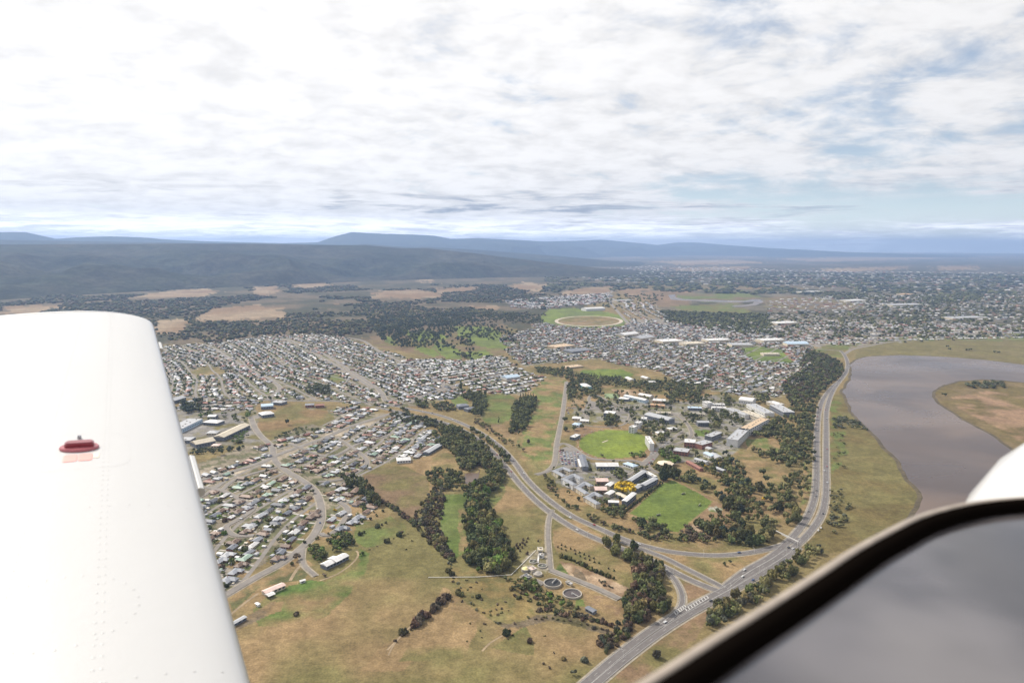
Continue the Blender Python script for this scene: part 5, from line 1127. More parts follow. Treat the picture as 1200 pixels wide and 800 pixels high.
# ramp grove
grove(Z(8, 275, 135, 330, 135, 420, 165, 470, 200, 540, 245, 550, 300, 530, 330, 545, 400, 560, 460, 500, 500, 430, 520, 380, 480, 375, 400, 420, 340, 410, 270, 350, 225, 285, 175), 8, 6.2, 11, ['dark', 'mid', 'olive', 'brown', 'mid'])
grove(Z(8, 235, 600, 300, 570, 360, 490, 430, 510, 400, 570, 330, 640, 260, 640), 7, 3.6, 4.5, ['brown', 'mid', 'grey'], 'bush'); one(*Z(8, 280, 657)[0], 3, 3.6, 'dark', 'bush')
one(*Z(8, 125, 760)[0], 4.5, 6, 'grey'); one(*Z(8, 180, 700)[0], 4, 5, 'grey', 'bush'); one(*Z(8, 520, 680)[0], 5, 8, 'brown')
for a, b in ((835, 250), (862, 240)): one(*Z(8, a, b)[0], 3.6, 6, 'dark')
# trees along the right side road, next to the window frame
grove(Z(8, 735, 500, 800, 440, 870, 400, 900, 340, 990, 290, 1060, 275, 1200, 190, 1280, 150, 1290, 190, 1150, 300, 1000, 420, 850, 520, 760, 560), 9, 5.5, 10, ['mid', 'olive', 'grey', 'olive', 'mid'])
grove(Z(4, 485, 620, 520, 610, 560, 680, 540, 740, 500, 780, 470, 740), 11, 4.5, 6, ['olive', 'grey']); grove(Z(4, 490, 350, 540, 340, 600, 370, 630, 395, 560, 385, 500, 385), 12, 5.5, 6, ['dark', 'grey']); grove(Z(4, 490, 400, 530, 400, 545, 540, 500, 540), 26, 5, 5, ['olive', 'mid'])
grove(Z(4, 980, 222, 1020, 215, 1120, 215, 1135, 235, 1000, 240), 15, 9, 8, ['dark', 'grey'], avoid=False)
for a, b in ((905, 265), (915, 85), (925, 95), (990, 97), (1000, 97), (1090, 105), (1105, 107), (760, 68), (820, 65), (940, 62)): one(*Z(4, a, b)[0], 9, 10, 'dark')
# shelter belt outside the highway, campus side
grove(Z(7, 140, 215, 190, 260, 240, 340, 330, 400, 420, 440, 520, 480, 640, 500, 760, 505, 920, 520, 925, 545, 760, 540, 640, 530, 520, 500, 400, 455, 300, 405, 230, 365, 170, 290), 9, 4.6, 6.5, ['brown', 'dark', 'mid', 'olive'])
grove(Z(7, 400, 350, 470, 350, 540, 395, 520, 430, 460, 420, 400, 380), 9, 5.5, 8, ['dark', 'mid']); grove(Z(7, 560, 425, 640, 440, 735, 480, 720, 520, 600, 480), 9, 6, 9, ['dark', 'mid', 'dark']); grove(Z(7, 765, 470, 830, 460, 920, 500, 910, 535, 760, 520), 9, 6, 8, ['dark', 'brown'])
row(Z(7, 520, 410, 600, 345, 700, 268), 6, 3.2, 5, ['dark'], 'bush', .1)
grove(Z(7, 700, 215, 750, 215, 770, 240, 740, 260, 700, 250), 9, 8, 16, ['dark', 'dark', 'blue']); grove(Z(7, 680, 120, 760, 100, 790, 150, 760, 190, 700, 160), 10, 6.5, 10, ['mid', 'bright', 'dark'])
grove(Z(7, 645, 180, 690, 175, 700, 210, 655, 210), 9, 5.5, 9, ['mid', 'dark']); grove(Z(7, 470, 210, 540, 215, 530, 255, 480, 245), 9, 6, 9, ['mid', 'dark']); grove(Z(7, 560, 185, 605, 190, 600, 220, 570, 210), 9, 5, 8, ['dark', 'mid'])
grove(Z(7, 550, 130, 620, 118, 630, 145, 560, 148), 9, 5, 6, ['bright', 'mid'], avoid=False); one(*Z(7, 425, 140)[0], 6, 6, 'dark'); one(*Z(7, 235, 118)[0], 6, 7, 'brown'); one(*Z(7, 262, 285)[0], 6, 9, 'dark')
# yellow autumn trees in a ring
for k in range(10):
    a = 2*math.pi*k/10; x, y = at(732, 573.5); TREES.append((x+math.cos(a)*13.5, y+math.sin(a)*17, 9.0, 11*tr_rng.uniform(.9, 1.1), 'round', 'yellow'))
# park and bush between campus and the road by the water
BUSH = Z(4, 80, 700, 100, 640, 60, 560, 90, 520, 140, 560, 200, 600, 240, 600, 300, 590, 340, 560, 370, 520, 430, 470, 425, 560, 400, 620, 370, 660, 360, 700, 350, 780, 250, 830, 150, 820, 0, 770, 0, 740)
grove(BUSH, 13.5, 6.6, 12, ['dark', 'olive', 'mid', 'olive'], fill=.50); grove(Z(4, 200, 380, 260, 380, 300, 330, 330, 320, 390, 300, 440, 270, 440, 300, 432, 400, 410, 480, 350, 520, 330, 540, 230, 495, 180, 460, 240, 480, 290, 470, 300, 440, 240, 410), 12, 7.2, 12, ['dark', 'dark', 'mid', 'olive'], fill=.85)
grove(Z(4, 400, 100, 450, 110, 525, 150, 532, 190, 480, 220, 440, 270, 400, 290, 340, 310, 300, 240, 330, 190, 380, 180, 370, 130), 12, 7.4, 12, ['dark', 'dark', 'mid', 'brown'], fill=1.0)
grove(Z(7, 800, 225, 860, 240, 930, 290, 1000, 350, 1040, 380, 1060, 350, 1000, 290, 940, 240, 940, 200, 1000, 130, 1080, 200, 1120, 280, 1150, 330, 1100, 330, 1060, 420, 1010, 480, 1100, 500, 1200, 470, 1200, 560, 950, 560, 940, 500, 1000, 440, 1050, 400, 960, 340, 880, 300, 800, 260), 11, 6.6, 12, ['dark', 'mid', 'mid', 'olive', 'blue'], fill=.62)
for a, b in ((1175, 230), (1190, 260), (1155, 300), (960, 470), (880, 470), (905, 485)): one(*Z(7, a, b)[0], 8.5, 15, 'dark')
one(*Z(7, 905, 190)[0], 5, 7, 'yellow'); one(*Z(7, 972, 180)[0], 4, 6, 'yellow'); one(*Z(7, 1180, 345)[0], 4, 6, 'yellow')
# campus gardens
for (pl, sp, ra) in ((Z(16, 20, 0, 470, 0, 760, 40, 1200, 90, 1200, 200, 900, 170, 600, 130, 440, 100, 470, 260, 350, 270, 240, 230, 120, 260, 20, 340), 12, 8), (Z(16, 400, 300, 560, 330, 560, 420, 460, 430, 400, 380), 11, 7), (Z(16, 470, 470, 640, 490, 640, 620, 500, 600), 10, 8), (Z(16, 920, 540, 1180, 540, 1200, 640, 960, 720), 11, 8),
                     (Z(16, 590, 270, 700, 290, 700, 350, 600, 340), 12, 6), (Z(17, 0, 50, 150, 100, 440, 180, 470, 320, 280, 330, 180, 240, 40, 380, 0, 380), 13, 8), (Z(17, 460, 400, 720, 420, 740, 520, 640, 600, 520, 640, 460, 500), 12, 8), (Z(17, 700, 220, 800, 280, 800, 360, 700, 360), 12, 9),
                     (Z(17, 180, 440, 370, 450, 370, 600, 220, 560), 12, 8), (Z(17, 760, 460, 960, 500, 900, 560, 760, 600), 12, 7), (Z(17, 1020, 200, 1200, 250, 1200, 340, 1060, 320), 12, 10), (Z(17, 1060, 560, 1200, 520, 1300, 640, 1200, 740, 1000, 720), 12, 10), (Z(15, 470, 80, 640, 100, 680, 200, 560, 220, 470, 180), 11, 7),
                     (Z(15, 860, 330, 1000, 330, 1000, 390, 880, 390), 10, 5), (Z(15, 1000, 430, 1200, 400, 1200, 480, 1100, 560, 1000, 500), 11, 6), (Z(15, 330, 60, 400, 60, 380, 150, 330, 130), 10, 5)):
    grove(pl, sp*1.1, ra*.85, 11, ['dark', 'dark', 'mid', 'olive'], fill=.85)
grove(Z(3, 200, 330, 470, 310, 900, 330, 1100, 420, 1000, 560, 900, 640, 640, 600, 590, 470, 460, 470, 200, 460), 24, 5.5, 9, ['dark', 'mid', 'olive', 'mid'], fill=.75); grove(Z(7, 150, 180, 330, 200, 480, 160, 700, 190, 980, 140, 1000, 200, 800, 260, 560, 330, 420, 400, 260, 330), 21, 4.2, 6.5, ['dark', 'mid', 'olive'], fill=.7)
for a, b in ((75, 125), (55, 195), (70, 280), (30, 530), (130, 640), (225, 620), (270, 450), (30, 645), (735, 420), (790, 450), (645, 430), (865, 400), (1000, 385)): one(*Z(16, a, b)[0], 6.5, 11, 'dark')
row(Z(3, 200, 245, 340, 262, 480, 290, 640, 310), 13, 7.5, 12, ['dark', 'dark', 'mid'], 'round', .5); row(Z(3, 220, 240, 330, 250, 420, 258), 9, 4, 15, ['dark'], 'poplar', .3); grove(Z(3, 20, 195, 90, 210, 190, 210, 210, 240, 130, 250, 40, 225), 15, 8, 10, ['dark', 'mid'])
grove(Z(3, 640, 280, 760, 270, 850, 215, 870, 230, 860, 260, 800, 330, 700, 320), 15, 8, 10, ['dark', 'mid'], fill=.7)
# homestead and suburb trees
grove(Z(5, 640, 400, 700, 400, 790, 350, 850, 350, 860, 400, 800, 430, 740, 440, 700, 480, 660, 450), 8, 5.5, 8, ['dark', 'mid', 'bright']); one(*Z(5, 597, 462)[0], 7.5, 9, 'brown'); one(*Z(5, 570, 485)[0], 4.5, 5, 'dark'); one(*Z(5, 665, 152)[0], 5.5, 8, 'dark'); one(*Z(5, 592, 720)[0], 4, 4, 'brown', 'bush'); one(*Z(5, 895, 440)[0], 5, 6, 'bright'); one(*Z(5, 770, 235)[0], 4.5, 5, 'yellow'); one(*Z(5, 720, 540)[0], 4, 4, 'brown')
grove(Z(5, 780, 60, 860, 50, 900, 110, 960, 180, 1000, 240, 930, 200, 860, 130, 800, 110), 9, 6.5, 12, ['dark', 'mid']); row(Z(5, 640, 380, 740, 350, 860, 300, 1000, 240), 12, 3.5, 4, ['dark', 'olive'], 'bush'); grove(Z(5, 540, 300, 600, 330, 540, 400, 500, 380), 12, 3.5, 4, ['dark'])
one(*Z(5, 1080, 345)[0], 5.5, 6.5, 'brown'); one(*Z(5, 965, 310)[0], 4.5, 6, 'brown')
grove(Z(1, 130, 370, 220, 355, 220, 410, 150, 420), 12, 8, 12, ['blue', 'dark']); grove(Z(1, 200, 420, 480, 420, 460, 460, 230, 450), 14, 6, 8, ['mid', 'dark', 'bright'], fill=.6); grove(Z(1, 540, 500, 760, 480, 780, 510, 560, 540), 12, 5, 6, ['dark', 'mid'], fill=.8); grove(Z(1, 380, 500, 460, 490, 420, 560, 350, 560), 12, 5, 6, ['bright', 'dark']); grove(Z(1, 715, 290, 830, 290, 830, 330, 715, 330), 12, 7.5, 10, ['dark']); grove(Z(1, 160, 590, 420, 570, 420, 590, 180, 620), 12, 5, 7, ['dark', 'blue'])
for a, b in ((510, 250), (455, 265), (545, 358), (315, 610), (625, 470), (310, 95), (820, 262), (775, 310), (665, 350)): one(*Z(1, a, b)[0], 7, 15, 'dark')
# golf course
grove(Z(2, 150, 20, 420, 0, 560, -20, 560, 20, 480, 90, 400, 120, 280, 110, 180, 75), 17, 8.5, 15, ['dark', 'dark', 'blue'], fill=.36); grove(Z(2, 420, 110, 560, 160, 640, 175, 700, 160, 640, 130, 600, 60, 760, 90, 840, 100, 830, 40, 700, 0, 560, 0, 560, 60), 24, 8.5, 14, ['dark', 'dark', 'blue'], fill=.42)
grove([(430, 372), (560, 366), (570, 378), (440, 388)], 26, 11, 14, ['dark', 'blue'], fill=.8); grove([(565, 366), (640, 372), (640, 380), (570, 379)], 30, 11, 14, ['dark'], fill=.6)
# gardens: one or two small trees per house lot
for i in kept:
    x, y, a_, sc, pal, P = HLIST[i]; d = math.hypot(x, y)
    if d > 5200: continue
    for _ in range(3 if d < 1600 else 2 if d < 3200 else 1):
        an = tr_rng.uniform(0, 6.28); q = tr_rng.uniform(9, 14); tx, ty = x+math.cos(an)*q, y+math.sin(an)*q; ci, cj = cell(np.array([tx]), np.array([ty]))
        if occ[ci[0], cj[0]] & 1: continue
        f = tr_rng.uniform(.6, 1.5)*(1 if d < 1700 else 1.45); TREES.append((tx, ty, 3.2*f, 3.8*f, 'bush' if tr_rng.random() < .5 else 'round', tr_rng.choice(['dark', 'mid', 'olive', 'mid', 'dark', 'bright', 'brown'])))
# choose the trees that show largest
tv = [(q[2]*q[3])**.5/math.hypot(q[0], q[1]) if shown(q[0], q[1]) else 0 for q in TREES]
orderT = np.argsort(-np.array(tv)); ntree = 0; nbush = 0; single = []
rest = []
for i in orderT:
    q = TREES[i]; isb = q[4] == 'bush'
    if tv[i] > 0 and ((not isb and ntree < 290) or (isb and nbush < 250)):
        if isb: nbush += 1
        else: ntree += 1
        single.append(q)
    else: rest.append(q)
PW = dict(dark='dark green', mid='mid green', olive='olive green', grey='grey-green', brown='brownish', bright='bright green', yellow='golden yellow', blue='blue-green')
items = []; rs = random.Random(3)
for (x, y, ra, hg, kd, pl) in single:
    nm = {'round': 'tree', 'bush': 'shrub', 'conifer': 'conifer', 'poplar': 'poplar'}[kd]; r = link(nm, None, loc=(x, y, 0), rz=rs.uniform(0, 6.28))
    top = {'round': 1.25, 'bush': .95, 'conifer': 1.6, 'poplar': 1.9}[kd]; s_ = hg/top
    r.scale = (ra, ra, s_) if kd != 'bush' else (ra, ra, s_); wds = {'conifer': .62, 'poplar': .42}
    if kd in wds: r.scale = (ra*1.5, ra*1.5, s_)
    c = link('crown', rs.choice(CR[kd]), r); f = rs.uniform(.65, 1.4); c.color = (PAL[pl][0]*f*rs.uniform(.85, 1.25), PAL[pl][1]*f, PAL[pl][2]*f, 1)
    t_ = link('trunk', TRK[rs.randrange(3)], r)
    if kd == 'bush': t_.scale = (.5, .5, .6)
    r['category'] = nm; r['group'] = {'tree': 'trees of the groves and gardens', 'shrub': 'shrubs of hedges and paddocks', 'conifer': 'small conifers', 'poplar': 'slim poplars'}[nm]
    size = ('large ' if ra > 7 else 'small ' if ra < 4.5 else 'medium ') if nm in ('tree', 'shrub') else ''
    items.append((r, f'{size}{PW[pl]} {nm}', x, y))
name_by_place(items, '{} {} {}')
# the rest of the trees as joined foliage
FT = {}
for kd in ('round', 'bush', 'conifer', 'poplar'): FT[kd] = [crown_arrays(300+s_, 4, I0, kd if kd != 'round' else 'round', 26) for s_ in range(3)]
FT['far'] = [crown_arrays(400+s_, 2, I0, 'bush', 8) for s_ in range(3)]
def joined(name, L, label, cat):
    parts = []; cols = []
    for kd in FT:
        for v_ in range(3):
            q = [t_ for n_, t_ in enumerate(L) if t_[4] == kd and n_ % 3 == v_]
            if not q: continue
            V, F_, T_ = FT[kd][v_]; X_ = np.array([t_[0] for t_ in q]); Y_ = np.array([t_[1] for t_ in q]); ra = np.array([t_[2] for t_ in q]); hg = np.array([t_[3] for t_ in q])
            top = {'round': 1.25, 'bush': .95, 'conifer': 1.6, 'poplar': 1.9, 'far': .95}[kd]; k_ = 1.5 if kd in ('conifer', 'poplar') else 1.15
            v, f_ = instance((V, F_), X_, Y_, X_*0, rng.uniform(0, 6.28, len(q)), ra*k_, ra*k_, hg/top*1.05); parts.append((v, f_))
            pc = np.array([PAL[t_[5]] for t_ in q])*rng.uniform(.75, 1.3, (len(q), 1)); cols.append((pc[:, None, :]*T_[None, :, None]).reshape(-1, 3))
    v, f_ = join(parts); tag(link(name, mesh(name, v, f_, [M['leaf']], col=np.concatenate(cols))), label, cat, kind='stuff')
joined('distant_trees', rest, 'dark trees and shrubs filling the groves, gardens and parks farther off', 'trees')
# far woods: clumps of canopy
TREES2 = []
def woods(pts, spacing, rad, hgt, pals, fill=1., holes=(), thr=None):
    P = ats(pts); x0, y0 = P.min(0); x1, y1 = P.max(0); n = int((x1-x0)*(y1-y0)/spacing**2); xs = rng.uniform(x0, x1, n); yv = rng.uniform(y0, y1, n); ins = pip(P, xs, yv) & (rng.random(n) < fill)
    for h_ in holes: ins &= ~pip(h_, xs, yv)
    if thr is not None: ins &= fbm(xs, yv, 420, 77) > thr
    for x, y in zip(xs[ins], yv[ins]):
        f = tr_rng.uniform(.7, 1.3); TREES2.append((x, y, rad*f, hgt*f, 'far', tr_rng.choice(pals)))
HOLES = [c[0] for c in cover if c[1] is TAN or (c[1] is BROWN and c[3] < 1.4)]+[ats(SUBS['upper'])]
HOLES2 = [ats(Z(11, 0, 240, 330, 245, 700, 285, 700, 310, 380, 320, 0, 320))]
woods([(150, 392), (180, 372), (300, 366), (430, 360), (560, 352), (640, 356), (640, 370), (560, 372), (420, 392), (300, 402), (170, 412)], 26, 15, 12, ['dark', 'dark', 'brown', 'olive', 'blue'], .95, HOLES, .47)
woods([(-100, 350), (0, 345), (200, 335), (400, 332), (640, 335), (640, 356), (560, 352), (430, 360), (300, 366), (180, 372), (-100, 400)], 40, 24, 15, ['dark', 'dark', 'blue', 'brown'], 1, HOLES, .46)
woods([(640, 322), (760, 318), (1250, 322), (1250, 345), (1000, 345), (880, 345), (780, 342), (640, 345)], 80, 44, 17, ['dark', 'blue', 'mid'], .95, HOLES, .43)
woods(Z(11, 30, 312, 380, 325, 400, 385, 300, 383, 60, 345), 30, 17, 14, ['dark', 'dark', 'mid'], 1)
woods(Z(11, 860, 270, 1060, 250, 1070, 275, 900, 295), 45, 25, 14, ['dark', 'dark', 'mid'], 1); woods(Z(11, 560, 250, 700, 255, 700, 270, 600, 275), 55, 30, 14, ['dark'], 1)
woods([(900, 345), (1300, 345), (1300, 392), (1000, 398), (900, 398), (780, 378)], 52, 17, 12, ['dark', 'mid', 'olive'], .9, HOLES2); woods([(600, 345), (780, 345), (760, 372), (735, 366), (700, 358), (640, 362)], 60, 16, 12, ['dark', 'mid'], .7)
joined('distant_woods', TREES2, 'blue-dark belts of woodland across the far plain below the hills', 'woods')

# ------------------------------------------------------------------ cars
def car_meshes():
    b = MB(); prof = [(-2.1, .35), (-2.15, .8), (-1.5, .95), (-1.0, 1.42), (.5, 1.45), (1.15, .98), (2.0, .85), (2.15, .4)]
    n = len(prof); V = [(x, -.85 if z < 1.1 else -.68, z) for x, z in prof]+[(x, .85 if z < 1.1 else .68, z) for x, z in prof]
    b.add(V, [tuple(range(n)), tuple(range(2*n-1, n-1, -1))]+[(k, n+k, n+(k+1) % n, (k+1) % n) for k in range(n)])
    body = b.mesh('car_body', [M['carpaint']])
    g = MB().add([(1.12, -.66, 1.02), (1.12, .66, 1.02), (.56, .62, 1.43), (.56, -.62, 1.43)], [(0, 1, 2, 3)]).add([(-1.45, -.66, 1.0), (-1.45, .66, 1.0), (-1.03, .62, 1.41), (-1.03, -.62, 1.41)], [(3, 2, 1, 0)])
    glass = g.mesh('car_glass', [M['glass']]); wv = MB().cyl(0, 0, -.1, .1, .33, .33, 10); wh = mesh('wheel', [(x, z, y) for x, y, z in wv.V], wv.F, [M['tyre']])
    return body, glass, wh
CB, CG, CWh = car_meshes(); CC = [('white', (.7, .7, .7)), ('white', (.7, .7, .7)), ('silver', (.45, .46, .47)), ('black', (.03, .03, .03)), ('blue', (.04, .08, .2)), ('red', (.35, .03, .03)), ('grey', (.15, .15, .16))]
def car(x, y, an, z=.5, cn=None, s_=1.0):
    n_, c = cn or rs.choice(CC); r = link('car', None, loc=(x, y, z), rz=an); r['category'] = 'car'; r.scale = (s_,)*3
    o = link('body', CB, r); o.color = (*c, 1); link('windscreen', CG, r)
    for a in (-1.35, 1.35):
        for b_ in (-.82, .82): link('wheel', CWh, r, loc=(a, b_, .33))
    return r, n_
items = []
A0 = np.array(at(655.5, 527)); B0 = np.array(at(668, 546.5)); A1 = np.array(at(672, 526)); d = (B0-A0); Lr = np.linalg.norm(d); d /= Lr; nrm = np.array([-d[1], d[0]])
sheet('car_park', Z(14, 165, 60, 240, 30, 330, 60, 470, 170, 440, 330, 330, 330, 200, 260, 150, 200), .40, M['street'])
e1 = np.array(at(656, 528)); e2 = np.array(at(660, 545)); f1 = np.array(at(677, 530)); f2 = np.array(at(680, 548))
for rw in range(6):
    t_ = rw/5; a = e1*(1-t_)+f1*t_; b = e2*(1-t_)+f2*t_; L = np.linalg.norm(b-a); u = (b-a)/L; n_ = int(L/3.4)
    for k in range(n_):
        if rs.random() < .28: continue
        p = a+u*(k+.5)*3.4; r, cn = car(p[0]+rs.uniform(-.3, .3), p[1], math.atan2(u[1], u[0])+math.pi/2+rs.gauss(0, .03), .42); r['group'] = 'cars in the packed car park'; items.append((r, f'{cn} car parked in row {["one", "two", "three", "four", "five", "six"][rw]} of the car park', p[0], p[1]))
sheet('car_park', Z(15, 430, 270, 640, 180, 690, 130, 700, 150, 660, 200, 520, 330, 420, 460, 360, 470), .42, M['street']); sheet('car_park', Z(16, 300, 290, 440, 330, 700, 390, 860, 360, 860, 400, 720, 440, 560, 440, 400, 400, 240, 400), .41, M['street'])
for (pa, pb, n_) in (((762, 533), (784, 518), 10), ((757, 546), (766, 538), 6), ((690, 559.5), (716, 559.5), 12), ((705, 474), (735, 479), 12), ((730, 474), (752, 476), 9), ((664, 480), (667, 486), 5), ((664, 478), (672, 479), 4)):
    a = np.array(at(*pa)); b = np.array(at(*pb)); u = (b-a)/np.linalg.norm(b-a)
    for k in range(n_):
        p = a+(b-a)*(k+.5)/n_; r, cn = car(p[0], p[1], math.atan2(u[1], u[0])+math.pi/2, .42); r['group'] = 'cars parked around the campus'; items.append((r, f'{cn} car parked on campus', p[0], p[1]))
for (pp, qq, cn, lb) in (((959, 622), (964, 612), CC[0], 'white car on the lower bend of the riverside carriageway'), ((962, 619), (966, 608), CC[0], 'second white car on the riverside bend'), ((969, 547), (969, 537), CC[5], 'red car on the riverside carriageway'), ((966, 552), (966, 540), CC[0], 'white car on the straight riverside road'), ((969, 491), (969, 480), CC[0], 'white van-like car far up the riverside road'),
                         ((957, 575), (957, 565), CC[6], 'grey car heading down the left riverside carriageway'), ((957.5, 505), (957.5, 495), CC[2], 'silver car high on the left riverside carriageway'), ((668, 607), (676, 612), CC[0], 'white car on the near highway carriageway below the courtyard residences'), ((375, 613), (375, 608), CC[4], 'blue car on the bend of the curved street'), ((372, 597), (374, 592), CC[0], 'white car on the curved street above the bend'),
                         ((580, 517), (584, 520), CC[0], 'white car on the highway above the creek grove'), ((924, 642), (930, 638), CC[3], 'dark car at the gantry merge'), ((619, 677), (622, 678.5), CC[0], 'white van-like car parked at the treatment works'), ((300, 592), (303, 594), CC[0], 'white car in the looping court'), ((268, 579), (271, 578), CC[2], 'silver car on the court above the loop')):
    a = np.array(at(*pp)); b = np.array(at(*qq)); r, _ = car(a[0], a[1], math.atan2(b[1]-a[1], b[0]-a[0]), .8, cn, 1.15); r['label'] = lb; r['group'] = 'cars on the roads'
traffic = []
for P, wd, kind in roads:
    if kind != 'highway' or len(P) < 40: continue
    k = rs.randrange(4, 14)
    while k < len(P)-3:
        x, y = P[k]; T_ = P[k+1]-P[k]; T_ = T_/np.linalg.norm(T_); off = rs.choice([-1.9, 1.9])
        if shown(x, y) and math.hypot(x, y) < 2600:
            r, cn = car(x-T_[1]*off, y+T_[0]*off, math.atan2(T_[1], T_[0]), .85, None, 1.1); r['group'] = 'cars on the roads'; traffic.append((r, f'{cn} car driving on the highway', x, y))
        k += rs.randrange(9, 34)
name_by_place(traffic, '{} {} {}')
# label parked cars: nearest landmark is not fine enough, so rank from the oval within each description
g = {}
ox, oy = at(720, 520)
for o, dsc, x, y in items: g.setdefault(dsc, []).append((math.hypot(x-ox, y-oy), o))
for dsc, L in g.items():
    L.sort(key=lambda q: q[0])
    for i, (_, o) in enumerate(L): o['label'] = f'{dsc}, {ORD[i] if i < 12 else str(i+1)+"th nearest"} to the oval' if len(L) > 1 else dsc
# ------------------------------------------------------------------ street furniture that shows
x, y = at(921, 633); r = link('sign_gantry', None, loc=(x, y, 0)); tag(r, 'pale overhead sign gantry reaching over the highway merge', 'gantry')
ga = math.atan2(at(930, 637)[1]-at(912, 628)[1], at(930, 637)[0]-at(912, 628)[0]); r.rotation_euler = (0, 0, ga)
for s_ in (-22, 20): link('post', MB().cyl(s_, 0, 0, 7, .35, .3, 8).mesh('gantry_post', [M['trim']]), r)
link('beam', MB().box(-23, 21, -.5, .5, 6.6, 7.4).mesh('gantry_beam', [M['trim']]), r); link('sign_panel', MB().box(-8, 6, -.75, -.6, 5.6, 8.4).mesh('sign_panel', [M['trim']]), r)
def goal(px, py, an, label):
    x, y = at(px, py); r = link('goal', None, loc=(x, y, 0), rz=an); tag(r, label, 'goal')
    for s_ in (-3.6, 3.6): link('post', MB().cyl(s_, 0, 0, 2.6, .14, .14, 6).mesh('goal_post', [M['trim']]), r)
    link('crossbar', MB().box(-3.7, 3.7, -.12, .12, 2.5, 2.75).mesh('crossbar', [M['trim']]), r); link('net', MB().add([(-3.6, 0, 2.5), (3.6, 0, 2.5), (3.6, 2, 0), (-3.6, 2, 0)], [(0, 1, 2, 3)]).mesh('net', [M['sand']]), r)
goal(772, 604, R(25), 'white soccer goal at the near end of the sports field'); goal(801, 579, R(25), 'white soccer goal at the far end of the sports field'); goal(820, 592, R(60), 'white soccer goal on the right edge of the sports field')
cp = np.array(at(709, 517)); q_ = R(50)
sheet('cricket_pitch', None, .2, M['sand'], ground=np.array([cp+np.array([math.cos(q_)*a-math.sin(q_)*b, math.sin(q_)*a+math.cos(q_)*b]) for a, b in ((-11, -1.6), (11, -1.6), (11, 1.6), (-11, 1.6))]))
bm_ = MB().box(-2.5, 2.5, -.12, .12, .1, 1.1).mesh('board', [M['trim']]); items = []
for k in range(13):
    a = R(120+k*16); px_, py_ = 720+43.2*math.cos(a)*1.0, 520+18*math.sin(a); x, y = at(px_, py_)
    o = link('boundary_board', bm_, loc=(x, y, 0), rz=math.atan2(y-at(720, 520)[1], x-at(720, 520)[0])+math.pi/2); o['category'] = 'board'; o['group'] = 'white boards round the oval'; items.append((k, o))
for k, o in items: o['label'] = f'white boundary board at the {["bottom", "bottom left", "lower left", "left", "upper left", "top left", "top"][min(6, k//2)]} of the oval, {"first" if k % 2 == 0 else "second"} of its pair'
# light poles along the strip road and the riverside road
pm = MB().cyl(0, 0, 0, 9, .16, .1, 6).mesh('pole', [M['trim']]); am_ = MB().box(0, 2.4, -.08, .08, 8.9, 9.05).mesh('arm', [M['trim']]); items = []
for (P, wd, kind), st_ in ((roads[4], 34), (roads[1], 34), (roads[0], 34)):
    for k in range(6, len(P)-4, st_//8*2):
        x, y = P[k]; 
        if not shown(x, y) or math.hypot(x, y) > 2300: continue
        T_ = P[k+1]-P[k]; an = math.atan2(T_[1], T_[0])+math.pi/2; off = wd/2+1.5; x -= math.cos(an)*off; y -= math.sin(an)*off
        r = link('street_lamp', None, loc=(x, y, 0), rz=an); link('pole', pm, r); link('arm', am_, r); r['category'] = 'street lamp'; r['group'] = 'lamps along the highways'; items.append((r, 'grey street lamp beside the highway', x, y))
name_by_place(items, '{} {} {}')

# ------------------------------------------------------------------ the aeroplane the picture is taken from
aero = link('aeroplane', None, loc=(0, 0, H-1.2)); tag(aero, 'white low-wing aeroplane seen from its cockpit: wing with red fuel cap left, window frame right', 'aeroplane')
EYE = Vector((0, 0, H))
def toaero(p): return Vector(p)-aero.location
sp = ray(140, 224).normalized(); ch = sp.cross(Vector((0, 0, 1))).normalized(); nw = ch.cross(sp).normalized()   # span, chord forward, wing normal
h0 = 0.80; PL = EYE-Vector((0, 0, h0))
def onwing(px, py, lift=0.0):
    v = ray(px, py); t_ = (PL+nw*lift-EYE).dot(nw)/v.dot(nw); p = EYE+v*t_; q = p-PL; return q.dot(sp), q.dot(ch)
s_a, le_a = onwing(299, 800, -.06); s_b, le_b = onwing(178, 369, -.06)
CH = 1.62
wm = mat('white_aircraft_paint', (0.50, 0.50, 0.50), 0.35, spec=0.4, coat=0.4, bump=(9, 0.0012))
def lefwd(s):
    k = max(0.0, (s-(s_b-.22))/.22)      # the corner of the tip is rounded off
    return le_a+(le_b-le_a)*(s-s_a)/(s_b-s_a)-.16*(1-math.sqrt(max(0, 1-min(1, k)**2)))
def airfoil(c):      # height above/below the chord plane for c in 0..1 behind the leading edge, top surface
    t_ = .13; return 5*t_*CH*(.2969*math.sqrt(c)-.126*c-.3516*c*c+.2843*c**3-.1015*c**4)*1.0
ZT = airfoil(.3)
def wtop(s, c, tipf=1.0): 
    b = PL+sp*s+ch*(lefwd(s)-c*CH)+nw*((airfoil(c)-ZT)*tipf); return b
tipS = s_b
cs = [0.5*(1-math.cos(math.pi*k/44)) for k in range(45)]; V = []; Fc = []; ss = list(np.linspace(-.6, tipS-.20, 34))+[tipS-.17, tipS-.14, tipS-.12, tipS-.10, tipS-.08, tipS-.06, tipS-.04, tipS-.02, tipS-.008, tipS]
tf = [1]*40+[.97, .9, .75, .5]
for s_, q in zip(ss, tf):
    for c in cs: V.append(wtop(s_, c)-nw*((1-q)*.10))
    for c in cs[::-1]:
        b = PL+sp*s_+ch*(lefwd(s_)-c*CH)+nw*(-airfoil(c)*.75-ZT); b += nw*(1-q)*.12; V.append(b)
m2 = len(cs)*2
for i in range(len(ss)-1):
    for k in range(m2): Fc.append((i*m2+k, i*m2+(k+1) % m2, (i+1)*m2+(k+1) % m2, (i+1)*m2+k))
Fc.append(tuple(range((len(ss)-1)*m2, len(ss)*m2))); V = [toaero(v) for v in V]
